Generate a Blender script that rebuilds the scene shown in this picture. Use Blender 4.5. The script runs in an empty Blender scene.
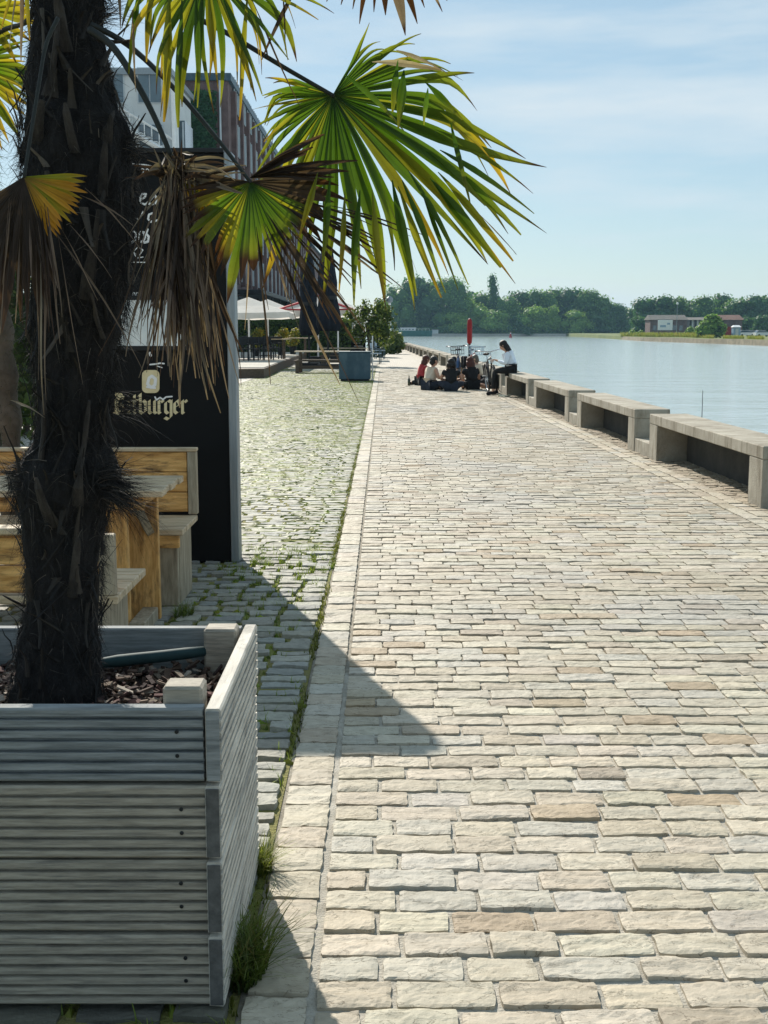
import bpy, bmesh, math, random
import numpy as np
from mathutils import Vector, Matrix, Euler, noise as mnoise
R = math.radians
PI = math.pi
rnd = random.Random(7)
scene = bpy.context.scene
col = scene.collection

# ------------------------------------------------------------------ camera
F = 1200.0
HC = 1.5
PITCH = math.atan((512 - 331) / F)
cp, sp = math.cos(PITCH), math.sin(PITCH)

def ray(px, py):
    a, b = (px - 384) / F, (512 - py) / F
    return Vector((a, cp + b * sp, -sp + b * cp))

def G(px, py, z=0.0):
    d = ray(px, py)
    t = (z - HC) / d.z
    return Vector((0, 0, HC)) + d * t

def W(px, py, Y):
    d = ray(px, py)
    return Vector((0, 0, HC)) + d * (Y / d.y)

cam = bpy.data.cameras.new('camera')
cam.sensor_fit = 'VERTICAL'
cam.sensor_height = 36
cam.lens = F / 1024 * 36
cam.clip_start = 0.05
cam.clip_end = 6000
camo = bpy.data.objects.new('camera', cam)
camo.location = (0, 0, HC)
camo.rotation_euler = (PI / 2 - PITCH, 0, 0)
col.objects.link(camo)
scene.camera = camo

# ------------------------------------------------------------------ materials
def new_mat(name):
    m = bpy.data.materials.new(name)
    m.use_nodes = True
    nt = m.node_tree
    nt.nodes.clear()
    out = nt.nodes.new('ShaderNodeOutputMaterial')
    return m, nt, out

def N(nt, t, **kw):
    n = nt.nodes.new(t)
    for k, v in kw.items():
        if k.startswith('i_'):
            n.inputs[k[2:].replace('_', ' ')].default_value = v
        else:
            setattr(n, k, v)
    return n

def rgba(c):
    return (c[0], c[1], c[2], 1)

def mix(nt, fac, a, b, blend='MIX'):
    n = nt.nodes.new('ShaderNodeMix')
    n.data_type = 'RGBA'
    n.blend_type = blend
    for sock, v in ((n.inputs[0], fac), (n.inputs[6], a), (n.inputs[7], b)):
        if isinstance(v, (int, float)):
            sock.default_value = v
        elif isinstance(v, tuple):
            sock.default_value = rgba(v)
        else:
            nt.links.new(v, sock)
    return n.outputs[2]

def M(name, c, c2=None, rough=0.8, scale=6, stretch=(1, 1, 1), bump=0.25, bscale=40, bstretch=None, attr=False,
      spec=0.3, metal=0.0, detail=6, stain=None, trans=0.0, dist=0.02, cracks=False):
    m, nt, out = new_mat(name)
    L = nt.links.new
    tc = N(nt, 'ShaderNodeTexCoord')
    mp = N(nt, 'ShaderNodeMapping')
    mp.inputs['Scale'].default_value = stretch
    L(tc.outputs['Object'], mp.inputs['Vector'])
    n1 = N(nt, 'ShaderNodeTexNoise', i_Scale=scale, i_Detail=detail, i_Roughness=0.65)
    L(mp.outputs[0], n1.inputs['Vector'])
    rp = N(nt, 'ShaderNodeValToRGB')
    rp.color_ramp.elements[0].position = 0.32
    rp.color_ramp.elements[1].position = 0.68
    L(n1.outputs['Fac'], rp.inputs[0])
    if c2 is None:
        c2 = tuple(x * 1.35 for x in c)
        c = tuple(x * 0.72 for x in c)
    colr = mix(nt, rp.outputs[0], c, c2)
    if stain:
        n3 = N(nt, 'ShaderNodeTexNoise', i_Scale=stain[1], i_Detail=5.0, i_Roughness=0.7)
        mp3 = N(nt, 'ShaderNodeMapping')
        mp3.inputs['Scale'].default_value = stain[2]
        L(tc.outputs['Object'], mp3.inputs['Vector'])
        L(mp3.outputs[0], n3.inputs['Vector'])
        r3 = N(nt, 'ShaderNodeValToRGB')
        r3.color_ramp.elements[0].position = 0.5
        r3.color_ramp.elements[1].position = 0.72
        L(n3.outputs['Fac'], r3.inputs[0])
        colr = mix(nt, r3.outputs[0], colr, stain[0])
    crk = None
    if cracks:
        # fine split lines running through the stone
        mpc = N(nt, 'ShaderNodeMapping')
        mpc.inputs['Scale'].default_value = (1, 2.6, 1)
        L(tc.outputs['Object'], mpc.inputs['Vector'])
        nc = N(nt, 'ShaderNodeTexNoise', i_Scale=9.0, i_Detail=6.0, i_Roughness=0.55, i_Distortion=0.6)
        L(mpc.outputs[0], nc.inputs['Vector'])
        s1 = N(nt, 'ShaderNodeMath', operation='SUBTRACT'); s1.inputs[1].default_value = 0.53
        L(nc.outputs['Fac'], s1.inputs[0])
        s2 = N(nt, 'ShaderNodeMath', operation='ABSOLUTE'); L(s1.outputs[0], s2.inputs[0])
        crk = N(nt, 'ShaderNodeMapRange', clamp=True)
        crk.inputs['From Min'].default_value = 0.0; crk.inputs['From Max'].default_value = 0.009
        crk.inputs['To Min'].default_value = 0.0; crk.inputs['To Max'].default_value = 1.0
        L(s2.outputs[0], crk.inputs['Value'])
        colr = mix(nt, crk.outputs[0], (0.44, 0.41, 0.37), colr)
    if attr:
        at = N(nt, 'ShaderNodeAttribute', attribute_name='Col')
        colr = mix(nt, 1.0, colr, at.outputs['Color'], 'MULTIPLY')
    b = N(nt, 'ShaderNodeBsdfPrincipled', i_Roughness=rough, i_Metallic=metal)
    b.inputs['Specular IOR Level'].default_value = spec
    L(colr, b.inputs['Base Color'])
    if bump:
        n2 = N(nt, 'ShaderNodeTexNoise', i_Scale=bscale, i_Detail=8.0, i_Roughness=0.6)
        mp2 = N(nt, 'ShaderNodeMapping')
        mp2.inputs['Scale'].default_value = bstretch or stretch
        L(tc.outputs['Object'], mp2.inputs['Vector'])
        L(mp2.outputs[0], n2.inputs['Vector'])
        bp = N(nt, 'ShaderNodeBump', i_Strength=bump, i_Distance=dist)
        hsrc = n2.outputs['Fac']
        if crk is not None:
            ah = N(nt, 'ShaderNodeMath', operation='MULTIPLY_ADD'); ah.inputs[1].default_value = 0.45
            L(crk.outputs[0], ah.inputs[0]); L(n2.outputs['Fac'], ah.inputs[2]); hsrc = ah.outputs[0]
        L(hsrc, bp.inputs['Height'])
        L(bp.outputs[0], b.inputs['Normal'])
    sh = b.outputs[0]
    if trans:
        tr = N(nt, 'ShaderNodeBsdfTranslucent')
        L(colr, tr.inputs['Color'])
        mx = N(nt, 'ShaderNodeMixShader')
        mx.inputs[0].default_value = trans
        L(sh, mx.inputs[1])
        L(tr.outputs[0], mx.inputs[2])
        sh = mx.outputs[0]
    L(sh, out.inputs['Surface'])
    return m

def leaf_mat(name, trans=0.6, tint=(1, 1, 1), rough=0.45, tgain=1.0):
    """leaf blades: pigment from the vertex colours, light passing through"""
    m, nt, out = new_mat(name)
    L = nt.links.new
    at = N(nt, 'ShaderNodeAttribute', attribute_name='Col')
    tc = N(nt, 'ShaderNodeTexCoord')
    no = N(nt, 'ShaderNodeTexNoise', i_Scale=35.0, i_Detail=4.0)
    L(tc.outputs['Object'], no.inputs['Vector'])
    rp = N(nt, 'ShaderNodeValToRGB')
    rp.color_ramp.elements[0].color = (0.7, 0.7, 0.7, 1)
    rp.color_ramp.elements[1].color = (1.2, 1.2, 1.2, 1)
    L(no.outputs['Fac'], rp.inputs[0])
    c = mix(nt, 1.0, at.outputs['Color'], rp.outputs[0], 'MULTIPLY')
    c = mix(nt, 1.0, c, tint, 'MULTIPLY')
    b = N(nt, 'ShaderNodeBsdfPrincipled', i_Roughness=rough)
    b.inputs['Specular IOR Level'].default_value = 0.35
    L(c, b.inputs['Base Color'])
    tr = N(nt, 'ShaderNodeBsdfTranslucent')
    ct = mix(nt, 1.0, c, (tgain, tgain, tgain * 0.6), 'MULTIPLY')
    L(ct, tr.inputs['Color'])
    mx = N(nt, 'ShaderNodeMixShader')
    mx.inputs[0].default_value = trans
    L(b.outputs[0], mx.inputs[1])
    L(tr.outputs[0], mx.inputs[2])
    L(mx.outputs[0], out.inputs['Surface'])
    return m

MT = {}
MT['sett'] = M('split_sandstone', (0.78, 0.77, 0.755), (1.03, 1.02, 1.0), rough=0.66, scale=22, bump=0.42, bscale=38, attr=True, spec=0.28,
               stain=((0.72, 0.69, 0.64), 9, (1, 3, 1)), dist=0.010, cracks=True)
MT['cobble'] = M('worn_cobble_stone', (0.75, 0.75, 0.75), (1.1, 1.1, 1.08), rough=0.7, scale=26, bump=0.6, bscale=45, attr=True, spec=0.3, dist=0.01)
MT['joint_sand'] = M('joint_sand', (0.20, 0.18, 0.145), (0.38, 0.35, 0.29), rough=0.95, scale=14, bump=0.8, bscale=120, dist=0.01)
MT['joint_light'] = M('pale_joint_sand', (0.30, 0.28, 0.235), (0.50, 0.47, 0.41), rough=0.95, scale=14, bump=0.8, bscale=120, dist=0.01)
MT['joint_moss'] = M('mossy_joint_soil', (0.20, 0.18, 0.08), (0.27, 0.26, 0.08), rough=0.95, scale=9, bump=1.0, bscale=90, dist=0.02,
                     stain=((0.19, 0.23, 0.04), 2.2, (1, 1, 1)))
MT['pave'] = M('pale_pavement', (0.33, 0.31, 0.27), (0.42, 0.40, 0.35), rough=0.85, scale=1.2, bump=0.3, bscale=30)
MT['earth'] = M('ground_earth', (0.10, 0.10, 0.06), (0.16, 0.16, 0.08), rough=0.95, scale=0.4, bump=0.4, bscale=3)
MT['concrete'] = M('weathered_concrete', (0.235, 0.21, 0.165), (0.40, 0.37, 0.305), rough=0.85, scale=2.5, bump=0.4, bscale=60,
                   stain=((0.115, 0.09, 0.055), 3.2, (1.2, 3.4, 0.45)))
MT['conc_dark'] = M('dark_concrete', (0.035, 0.034, 0.03), (0.075, 0.07, 0.06), rough=0.9, scale=3, bump=0.3, bscale=40)  # dark coping tone; on bench back walls it stands in for cavity shade
MT['plank'] = M('grey_weathered_wood', (0.23, 0.205, 0.165), (0.43, 0.39, 0.32), rough=0.75, scale=9, stretch=(1.2, 6, 16), bump=0.4, bscale=34,
                bstretch=(1.5, 12, 40), stain=((0.15, 0.14, 0.125), 4.0, (1.6, 2, 22)), dist=0.004)
MT['plank_y'] = M('lit_silvered_wood', (0.42, 0.395, 0.345), (0.66, 0.63, 0.56), rough=0.75, scale=5, stretch=(6, 1.2, 16), bump=0.5, bscale=22,
                  bstretch=(12, 1.5, 40), stain=((0.2, 0.19, 0.17), 3.0, (2, 1.2, 8)), dist=0.006)  # silvered side boards, colour lightened further for light bounced off the paving
MT['plank_blue'] = M('blue_grey_wood', (0.125, 0.138, 0.142), (0.31, 0.33, 0.335), rough=0.75, scale=5, stretch=(1.2, 6, 16), bump=0.5, bscale=22,
                     bstretch=(1.5, 12, 40), dist=0.006)
MT['endgrain'] = M('dark_end_grain', (0.06, 0.06, 0.058), (0.13, 0.13, 0.125), rough=0.9, scale=30, bump=0.5, bscale=80, dist=0.005)
MT['wood'] = M('golden_larch_boards', (0.42, 0.20, 0.05), (0.80, 0.47, 0.17), rough=0.6, scale=4, stretch=(1.3, 5, 12), bump=0.4, bscale=25,
               bstretch=(1.5, 10, 30), stain=((0.085, 0.045, 0.02), 5.5, (1.2, 3, 5)), dist=0.006)
MT['wood_v'] = M('golden_larch_uprights', (0.42, 0.20, 0.05), (0.80, 0.47, 0.17), rough=0.6, scale=4, stretch=(12, 12, 1.5), bump=0.4, bscale=25,
                 bstretch=(30, 30, 2), stain=((0.13, 0.07, 0.03), 4.5, (4, 4, 1.3)), dist=0.006)
MT['wood_grey'] = M('silvered_larch_top', (0.38, 0.275, 0.16), (0.66, 0.53, 0.37), rough=0.65, scale=4, stretch=(1.3, 8, 8), bump=0.4, bscale=25,
                    bstretch=(1.5, 16, 16), stain=((0.26, 0.20, 0.13), 4, (1, 5, 5)), dist=0.006)
MT['wood_greyv'] = M('silvered_larch_post', (0.20, 0.16, 0.105), (0.46, 0.39, 0.285), rough=0.7, scale=4, stretch=(10, 10, 1.4), bump=0.4, bscale=25,
                     bstretch=(26, 26, 2), dist=0.006)
MT['trunk'] = M('palm_trunk_fibre', (0.005, 0.005, 0.006), (0.024, 0.023, 0.024), rough=0.9, scale=14, stretch=(2.5, 2.5, 1), bump=1.0, bscale=30,
                bstretch=(3, 3, 0.8), dist=0.03)
MT['fibre'] = M('palm_hair', (0.7, 0.7, 0.7), (1.1, 1.1, 1.1), rough=0.8, scale=20, bump=0, attr=True)
MT['stub'] = M('old_leaf_base', (0.012, 0.011, 0.011), (0.055, 0.048, 0.042), rough=0.85, scale=12, stretch=(3, 3, 1), bump=0.6, bscale=40)
MT['petiole'] = M('dark_petiole', (0.008, 0.011, 0.011), (0.022, 0.027, 0.024), rough=0.55, scale=10, bump=0.2)
MT['palmleaf'] = leaf_mat('palm_leaf', 0.55, rough=0.4, tgain=1.15)
MT['deadleaf'] = leaf_mat('dead_palm_leaf', 0.30, rough=0.7)
MT['grass'] = leaf_mat('grass_blade', 0.5, rough=0.5)
MT['foliage'] = leaf_mat('tree_foliage', 0.45, rough=0.55)
MT['bark'] = M('bark', (0.05, 0.04, 0.03), (0.12, 0.10, 0.08), rough=0.9, scale=6, bump=0.6, bscale=20)
MT['mulch'] = M('bark_chip', (0.6, 0.6, 0.6), (1.1, 1.1, 1.1), rough=0.9, scale=30, bump=0.6, bscale=60, attr=True, dist=0.006)
MT['soil'] = M('potting_soil', (0.03, 0.022, 0.018), (0.06, 0.045, 0.035), rough=0.95, scale=20, bump=1, bscale=60)
MT['hose'] = M('teal_hose', (0.012, 0.035, 0.04), (0.02, 0.055, 0.06), rough=0.7, scale=10, bump=0.05)
MT['black'] = M('matt_black_board', (0.005, 0.0055, 0.006), (0.008, 0.009, 0.010), rough=0.6, scale=2, bump=0.05, spec=0.15)
MT['alu'] = M('brushed_aluminium', (0.20, 0.23, 0.25), (0.32, 0.35, 0.37), rough=0.45, metal=0.7, scale=4, stretch=(10, 10, 0.5), bump=0.1)
MT['white'] = M('white_paint', (0.70, 0.71, 0.71), (0.82, 0.82, 0.81), rough=0.6, scale=3, bump=0.05)
MT['cream'] = M('cream_paint', (0.60, 0.50, 0.28), (0.74, 0.64, 0.40), rough=0.5, scale=12, bump=0.05)
MT['poster'] = M('poster_print', (0.50, 0.55, 0.56), (0.80, 0.82, 0.80), rough=0.5, scale=3.0, bump=0, stain=((0.30, 0.36, 0.38), 4.0, (1, 1, 1)))
MT['brick'] = M('purple_brick', (0.10, 0.065, 0.062), (0.19, 0.13, 0.125), rough=0.9, scale=1.2, bump=0.3, bscale=8)
MT['plaster'] = M('pale_plaster', (0.50, 0.52, 0.52), (0.64, 0.65, 0.64), rough=0.85, scale=0.5, bump=0.1, bscale=6)
MT['glass'] = M('window_glass', (0.05, 0.08, 0.10), (0.10, 0.15, 0.18), rough=0.08, scale=0.8, bump=0, spec=0.9)
MT['curtain'] = M('pale_blind', (0.42, 0.47, 0.50), (0.60, 0.64, 0.66), rough=0.8, scale=1, bump=0)
MT['darkmetal'] = M('dark_metal', (0.006, 0.007, 0.008), (0.016, 0.018, 0.02), rough=0.5, scale=5, bump=0.05)
MT['bluebox'] = M('slate_blue_steel', (0.03, 0.065, 0.09), (0.06, 0.11, 0.145), rough=0.5, scale=2, bump=0.05, stain=((0.09, 0.14, 0.17), 2, (2, 2, 0.5)))
MT['bluechair'] = M('pale_blue_lacquer', (0.22, 0.32, 0.42), (0.32, 0.42, 0.52), rough=0.4, scale=3, bump=0)
MT['navy'] = M('navy_canvas', (0.004, 0.006, 0.011), (0.010, 0.014, 0.024), rough=0.85, scale=4, bump=0.2, bscale=20)
MT['canvas'] = M('white_canvas', (0.70, 0.68, 0.64), (0.82, 0.80, 0.76), rough=0.85, scale=2, bump=0.05, trans=0.45)
MT['redtrim'] = M('red_trim', (0.45, 0.04, 0.05), (0.6, 0.07, 0.08), rough=0.7, scale=3, bump=0)
MT['red'] = M('red_paint', (0.22, 0.008, 0.008), (0.34, 0.015, 0.014), rough=0.45, scale=4, bump=0)
MT['pinewood'] = M('pale_table_wood', (0.40, 0.32, 0.22), (0.55, 0.46, 0.33), rough=0.7, scale=4, stretch=(1, 6, 6), bump=0.2)
MT['brownwood'] = M('dark_bench_wood', (0.07, 0.05, 0.035), (0.14, 0.10, 0.07), rough=0.7, scale=4, stretch=(1, 6, 6), bump=0.2)
MT['skin'] = M('skin', (0.42, 0.24, 0.165), (0.52, 0.31, 0.22), rough=0.55, scale=8, bump=0)
MT['eye'] = M('eye_dark', (0.02, 0.015, 0.01), rough=0.2, bump=0)
MT['lip'] = M('lips', (0.32, 0.12, 0.10), rough=0.5, bump=0)
MT['hair_black'] = M('black_hair', (0.010, 0.008, 0.007), (0.022, 0.017, 0.014), rough=0.5, scale=20, stretch=(4, 4, 1), bump=0.5, bscale=60)
MT['hair_red'] = M('auburn_hair', (0.05, 0.014, 0.008), (0.10, 0.028, 0.014), rough=0.5, scale=20, stretch=(4, 4, 1), bump=0.5, bscale=60)
MT['hair_grey'] = M('grey_brown_hair', (0.08, 0.07, 0.06), (0.14, 0.12, 0.10), rough=0.5, scale=20, bump=0.5, bscale=60)
MT['cl_red'] = M('red_cloth', (0.30, 0.03, 0.035), (0.42, 0.05, 0.055), rough=0.9, scale=8, bump=0.2)
MT['cl_beige'] = M('beige_cloth', (0.50, 0.42, 0.33), (0.62, 0.54, 0.43), rough=0.9, scale=8, bump=0.2)
MT['cl_black'] = M('black_cloth', (0.010, 0.010, 0.011), (0.02, 0.02, 0.021), rough=0.95, scale=8, bump=0.2)
MT['cl_navy'] = M('dark_denim', (0.018, 0.022, 0.035), (0.03, 0.038, 0.055), rough=0.9, scale=8, bump=0.2)
MT['cl_white'] = M('pale_blue_white_cloth', (0.62, 0.68, 0.76), (0.74, 0.79, 0.85), rough=0.9, scale=8, bump=0.2)
MT['rubber'] = M('tyre_rubber', (0.012, 0.012, 0.012), (0.022, 0.022, 0.022), rough=0.8, bump=0)
MT['chrome'] = M('bike_metal', (0.45, 0.46, 0.47), (0.55, 0.56, 0.57), rough=0.3, metal=0.9, bump=0)
MT['bluepaint'] = M('blue_bike_paint', (0.02, 0.06, 0.14), (0.03, 0.08, 0.19), rough=0.35, bump=0)
MT['tan'] = M('tan_leather', (0.38, 0.20, 0.08), (0.5, 0.28, 0.12), rough=0.6, bump=0.1)
MT['bottle'] = M('dark_bottle_glass', (0.02, 0.03, 0.012), (0.035, 0.05, 0.02), rough=0.1, spec=0.8, bump=0)
MT['paper'] = M('crumpled_paper', (0.62, 0.55, 0.35), (0.78, 0.74, 0.62), rough=0.9, scale=20, bump=0)
MT['barge'] = M('green_barge_paint', (0.012, 0.085, 0.07), (0.02, 0.12, 0.10), rough=0.5, scale=1, bump=0)
MT['rooftile'] = M('red_brown_roof', (0.13, 0.07, 0.055), (0.20, 0.11, 0.085), rough=0.9, scale=0.5, bump=0)
MT['roofgrey'] = M('grey_brown_roof', (0.10, 0.095, 0.085), (0.16, 0.15, 0.135), rough=0.9, scale=0.5, bump=0)
MT['stonebank'] = M('stone_bank', (0.13, 0.11, 0.075), (0.27, 0.23, 0.16), rough=0.95, scale=0.7, bump=0.6, bscale=3)
MT['meadow'] = M('bank_meadow', (0.07, 0.10, 0.025), (0.16, 0.18, 0.05), rough=0.95, scale=0.25, bump=0.4, bscale=2)

def brick_path_mat():
    m, nt, out = new_mat('distant_setts')
    L = nt.links.new
    tc = N(nt, 'ShaderNodeTexCoord')
    br = N(nt, 'ShaderNodeTexBrick')
    br.offset = 0.5
    br.inputs['Color1'].default_value = (0.36, 0.33, 0.28, 1)
    br.inputs['Color2'].default_value = (0.45, 0.42, 0.36, 1)
    br.inputs['Mortar'].default_value = (0.2, 0.185, 0.15, 1)
    br.inputs['Scale'].default_value = 1.0
    br.inputs['Mortar Size'].default_value = 0.008
    br.inputs['Brick Width'].default_value = 0.186
    br.inputs['Row Height'].default_value = 0.116
    L(tc.outputs['Object'], br.inputs['Vector'])
    no = N(nt, 'ShaderNodeTexNoise', i_Scale=1.5, i_Detail=6.0)
    L(tc.outputs['Object'], no.inputs['Vector'])
    rp = N(nt, 'ShaderNodeValToRGB')
    rp.color_ramp.elements[0].color = (0.75, 0.75, 0.76, 1)
    rp.color_ramp.elements[1].color = (1.15, 1.12, 1.08, 1)
    L(no.outputs['Fac'], rp.inputs[0])
    c = mix(nt, 1.0, br.outputs['Color'], rp.outputs[0], 'MULTIPLY')
    b = N(nt, 'ShaderNodeBsdfPrincipled', i_Roughness=0.75)
    L(c, b.inputs['Base Color'])
    bp = N(nt, 'ShaderNodeBump', i_Strength=0.5, i_Distance=0.01)
    L(br.outputs['Fac'], bp.inputs['Height'])
    bp.invert = True
    L(bp.outputs[0], b.inputs['Normal'])
    L(b.outputs[0], out.inputs['Surface'])
    return m
MT['farpath'] = brick_path_mat()

def water_mat():
    m, nt, out = new_mat('harbour_water')
    L = nt.links.new
    tc = N(nt, 'ShaderNodeTexCoord')
    b = N(nt, 'ShaderNodeBsdfPrincipled', i_Roughness=0.11)
    b.inputs['Base Color'].default_value = (0.40, 0.47, 0.48, 1)  # paler than real water, standing in for glitter and reflected sky
    b.inputs['IOR'].default_value = 1.45
    hs = []
    for sc, st, w in ((0.9, (1, 1.6, 1), 1.0), (0.16, (1, 2.2, 1), 2.5), (4.0, (1, 1.3, 1), 0.45)):
        mp = N(nt, 'ShaderNodeMapping')
        mp.inputs['Scale'].default_value = st
        mp.inputs['Rotation'].default_value = (0, 0, 0.35)
        L(tc.outputs['Object'], mp.inputs['Vector'])
        no = N(nt, 'ShaderNodeTexNoise', i_Scale=sc, i_Detail=4.0, i_Roughness=0.55)
        L(mp.outputs[0], no.inputs['Vector'])
        mu = N(nt, 'ShaderNodeMath', operation='MULTIPLY')
        mu.inputs[1].default_value = w
        L(no.outputs['Fac'], mu.inputs[0])
        hs.append(mu.outputs[0])
    a1 = N(nt, 'ShaderNodeMath', operation='ADD')
    L(hs[0], a1.inputs[0]); L(hs[1], a1.inputs[1])
    a2 = N(nt, 'ShaderNodeMath', operation='ADD')
    L(a1.outputs[0], a2.inputs[0]); L(hs[2], a2.inputs[1])
    bp = N(nt, 'ShaderNodeBump', i_Strength=0.32, i_Distance=0.16)
    L(a2.outputs[0], bp.inputs['Height'])
    L(bp.outputs[0], b.inputs['Normal'])
    L(b.outputs[0], out.inputs['Surface'])
    return m
MT['water'] = water_mat()

# ------------------------------------------------------------------ mesh builder
class MB:
    def __init__(self):
        self.v = []; self.f = []; self.c = []; self.mi = []; self.cur = 0; self.has_c = False
    def vert(self, p, c=None):
        self.v.append((p[0], p[1], p[2]))
        self.c.append(c if c else (1, 1, 1))
        if c: self.has_c = True
        return len(self.v) - 1
    def face(self, idx):
        self.f.append(tuple(idx)); self.mi.append(self.cur)
    def box(self, a, b, bev=0.0, c=None, mat=None):
        """axis aligned box from corner a to corner b, optional bevel, optional matrix"""
        x0, y0, z0 = (min(a[i], b[i]) for i in range(3)); x1, y1, z1 = (max(a[i], b[i]) for i in range(3))
        bev = min(bev, (x1 - x0) * .45, (y1 - y0) * .45, (z1 - z0) * .45)
        T = (lambda p: mat @ Vector(p)) if mat is not None else (lambda p: p)
        if bev <= 0:
            i = [self.vert(T(p), c) for p in ((x0, y0, z0), (x1, y0, z0), (x1, y1, z0), (x0, y1, z0), (x0, y0, z1), (x1, y0, z1), (x1, y1, z1), (x0, y1, z1))]
            for q in ((0, 3, 2, 1), (4, 5, 6, 7), (0, 1, 5, 4), (1, 2, 6, 5), (2, 3, 7, 6), (3, 0, 4, 7)):
                self.face([i[k] for k in q])
            return
        e = bev
        ids = {}
        for sx in (0, 1):
            for sy in (0, 1):
                for sz in (0, 1):
                    X, Y, Z = (x0, x1)[sx], (y0, y1)[sy], (z0, z1)[sz]
                    ix, iy, iz = (1 - 2 * sx) * e, (1 - 2 * sy) * e, (1 - 2 * sz) * e
                    ids[sx, sy, sz, 'x'] = self.vert(T((X, Y + iy, Z + iz)), c)
                    ids[sx, sy, sz, 'y'] = self.vert(T((X + ix, Y, Z + iz)), c)
                    ids[sx, sy, sz, 'z'] = self.vert(T((X + ix, Y + iy, Z)), c)
        def q(*k): self.face([ids[a] for a in k])
        for s in (0, 1):
            o = [(0, 0), (1, 0), (1, 1), (0, 1)]
            if s == 0: oo = o[::-1]
            else: oo = o
            q(*[(s, a, b_, 'x') for a, b_ in oo])
            q(*[(b_, s, a, 'y') for a, b_ in oo])
            q(*[(a, b_, s, 'z') for a, b_ in oo])
        for a in (0, 1):
            for b_ in (0, 1):
                k = [(0, a, b_, 'y'), (1, a, b_, 'y'), (1, a, b_, 'z'), (0, a, b_, 'z')]
                q(*(k if a == b_ == 0 or a == b_ == 1 else k[::-1]))
                k = [(a, 0, b_, 'z'), (a, 1, b_, 'z'), (a, 1, b_, 'x'), (a, 0, b_, 'x')]
                q(*(k if a == b_ == 0 or a == b_ == 1 else k[::-1]))
                k = [(a, b_, 0, 'x'), (a, b_, 1, 'x'), (a, b_, 1, 'y'), (a, b_, 0, 'y')]
                q(*(k if a == b_ == 0 or a == b_ == 1 else k[::-1]))
                for d in (0, 1):
                    k = [(a, b_, d, 'x'), (a, b_, d, 'y'), (a, b_, d, 'z')]
                    q(*(k if (a + b_ + d) % 2 == 1 else k[::-1]))
    def tube(self, pts, r, seg=8, c=None, cap=True, flat=None):
        """tube through pts; r a number or one radius per point"""
        pts = [Vector(p) for p in pts]
        if not isinstance(r, (list, tuple)): r = [r] * len(pts)
        rings = []
        up = Vector((0.13, 0.21, 0.97))
        for i, p in enumerate(pts):
            d = (pts[min(i + 1, len(pts) - 1)] - pts[max(i - 1, 0)])
            d = d.normalized() if d.length > 1e-9 else Vector((0, 0, 1))
            if abs(d.dot(up)) > 0.95: up = Vector((1, 0.1, 0.05)).normalized()
            u = d.cross(up).normalized(); w = u.cross(d)
            ring = []
            for k in range(seg):
                a = 2 * PI * k / seg
                ring.append(self.vert(p + u * math.cos(a) * r[i] + w * math.sin(a) * r[i] * (flat or 1), c))
            rings.append(ring)
        for i in range(len(rings) - 1):
            for k in range(seg):
                self.face((rings[i][k], rings[i][(k + 1) % seg], rings[i + 1][(k + 1) % seg], rings[i + 1][k]))
        if cap:
            self.face(rings[0][::-1]); self.face(rings[-1])
    def lathe(self, prof, seg=16, center=(0, 0, 0), c=None, fn=None):
        rings = []
        for (r, z) in prof:
            ring = []
            for k in range(seg):
                a = 2 * PI * k / seg
                rr = r * (fn(a, z) if fn else 1)
                ring.append(self.vert((center[0] + rr * math.cos(a), center[1] + rr * math.sin(a), center[2] + z), c))
            rings.append(ring)
        for i in range(len(rings) - 1):
            for k in range(seg):
                self.face((rings[i][k], rings[i][(k + 1) % seg], rings[i + 1][(k + 1) % seg], rings[i + 1][k]))
        self.face(rings[0][::-1]); self.face(rings[-1])
    def ball(self, p, r, seg=10, rings=7, c=None, wob=0):
        p = Vector(p)
        if not isinstance(r, (tuple, list)): r = (r, r, r)
        idx = []
        for i in range(rings + 1):
            th = PI * i / rings
            row = []
            for k in range(seg):
                a = 2 * PI * k / seg
                d = Vector((math.sin(th) * math.cos(a), math.sin(th) * math.sin(a), math.cos(th)))
                s = 1 + (wob * mnoise.noise(d * 2 + p) if wob else 0)
                row.append(self.vert((p.x + d.x * r[0] * s, p.y + d.y * r[1] * s, p.z + d.z * r[2] * s), c))
            idx.append(row)
        for i in range(rings):
            for k in range(seg):
                self.face((idx[i][k], idx[i + 1][k], idx[i + 1][(k + 1) % seg], idx[i][(k + 1) % seg]))
    def build(self, name, mats, parent=None, smooth=False, loc=None):
        me = bpy.data.meshes.new(name)
        v = self.v
        if loc is not None:
            v = [(a[0] - loc[0], a[1] - loc[1], a[2] - loc[2]) for a in v]
        me.from_pydata(v, [], self.f)
        if not isinstance(mats, (list, tuple)): mats = [mats]
        for m in mats: me.materials.append(m)
        if len(mats) > 1: me.polygons.foreach_set('material_index', self.mi)
        if self.has_c:
            at = me.attributes.new('Col', 'FLOAT_COLOR', 'POINT')
            arr = np.ones((len(self.v), 4), dtype=np.float32)
            arr[:, :3] = np.array(self.c, dtype=np.float32)
            at.data.foreach_set('color', arr.ravel())
        if smooth: me.polygons.foreach_set('use_smooth', [True] * len(me.polygons))
        me.update()
        o = bpy.data.objects.new(name, me)
        col.objects.link(o)
        if parent is not None: o.parent = parent
        if loc is not None: o.location = loc
        return o

def tag(o, label=None, cat=None, group=None, kind=None):
    if label: o['label'] = label
    if cat: o['category'] = cat
    if group: o['group'] = group
    if kind: o['kind'] = kind
    return o

def thing(name, loc, label, cat, rz=0.0, group=None):
    o = bpy.data.objects.new(name, None)
    o.empty_display_size = 0.2
    o.location = loc
    o.rotation_euler = (0, 0, rz)
    col.objects.link(o)
    return tag(o, label, cat, group)

def kids(o):
    return [c for c in bpy.data.objects if c.parent == o]

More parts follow.
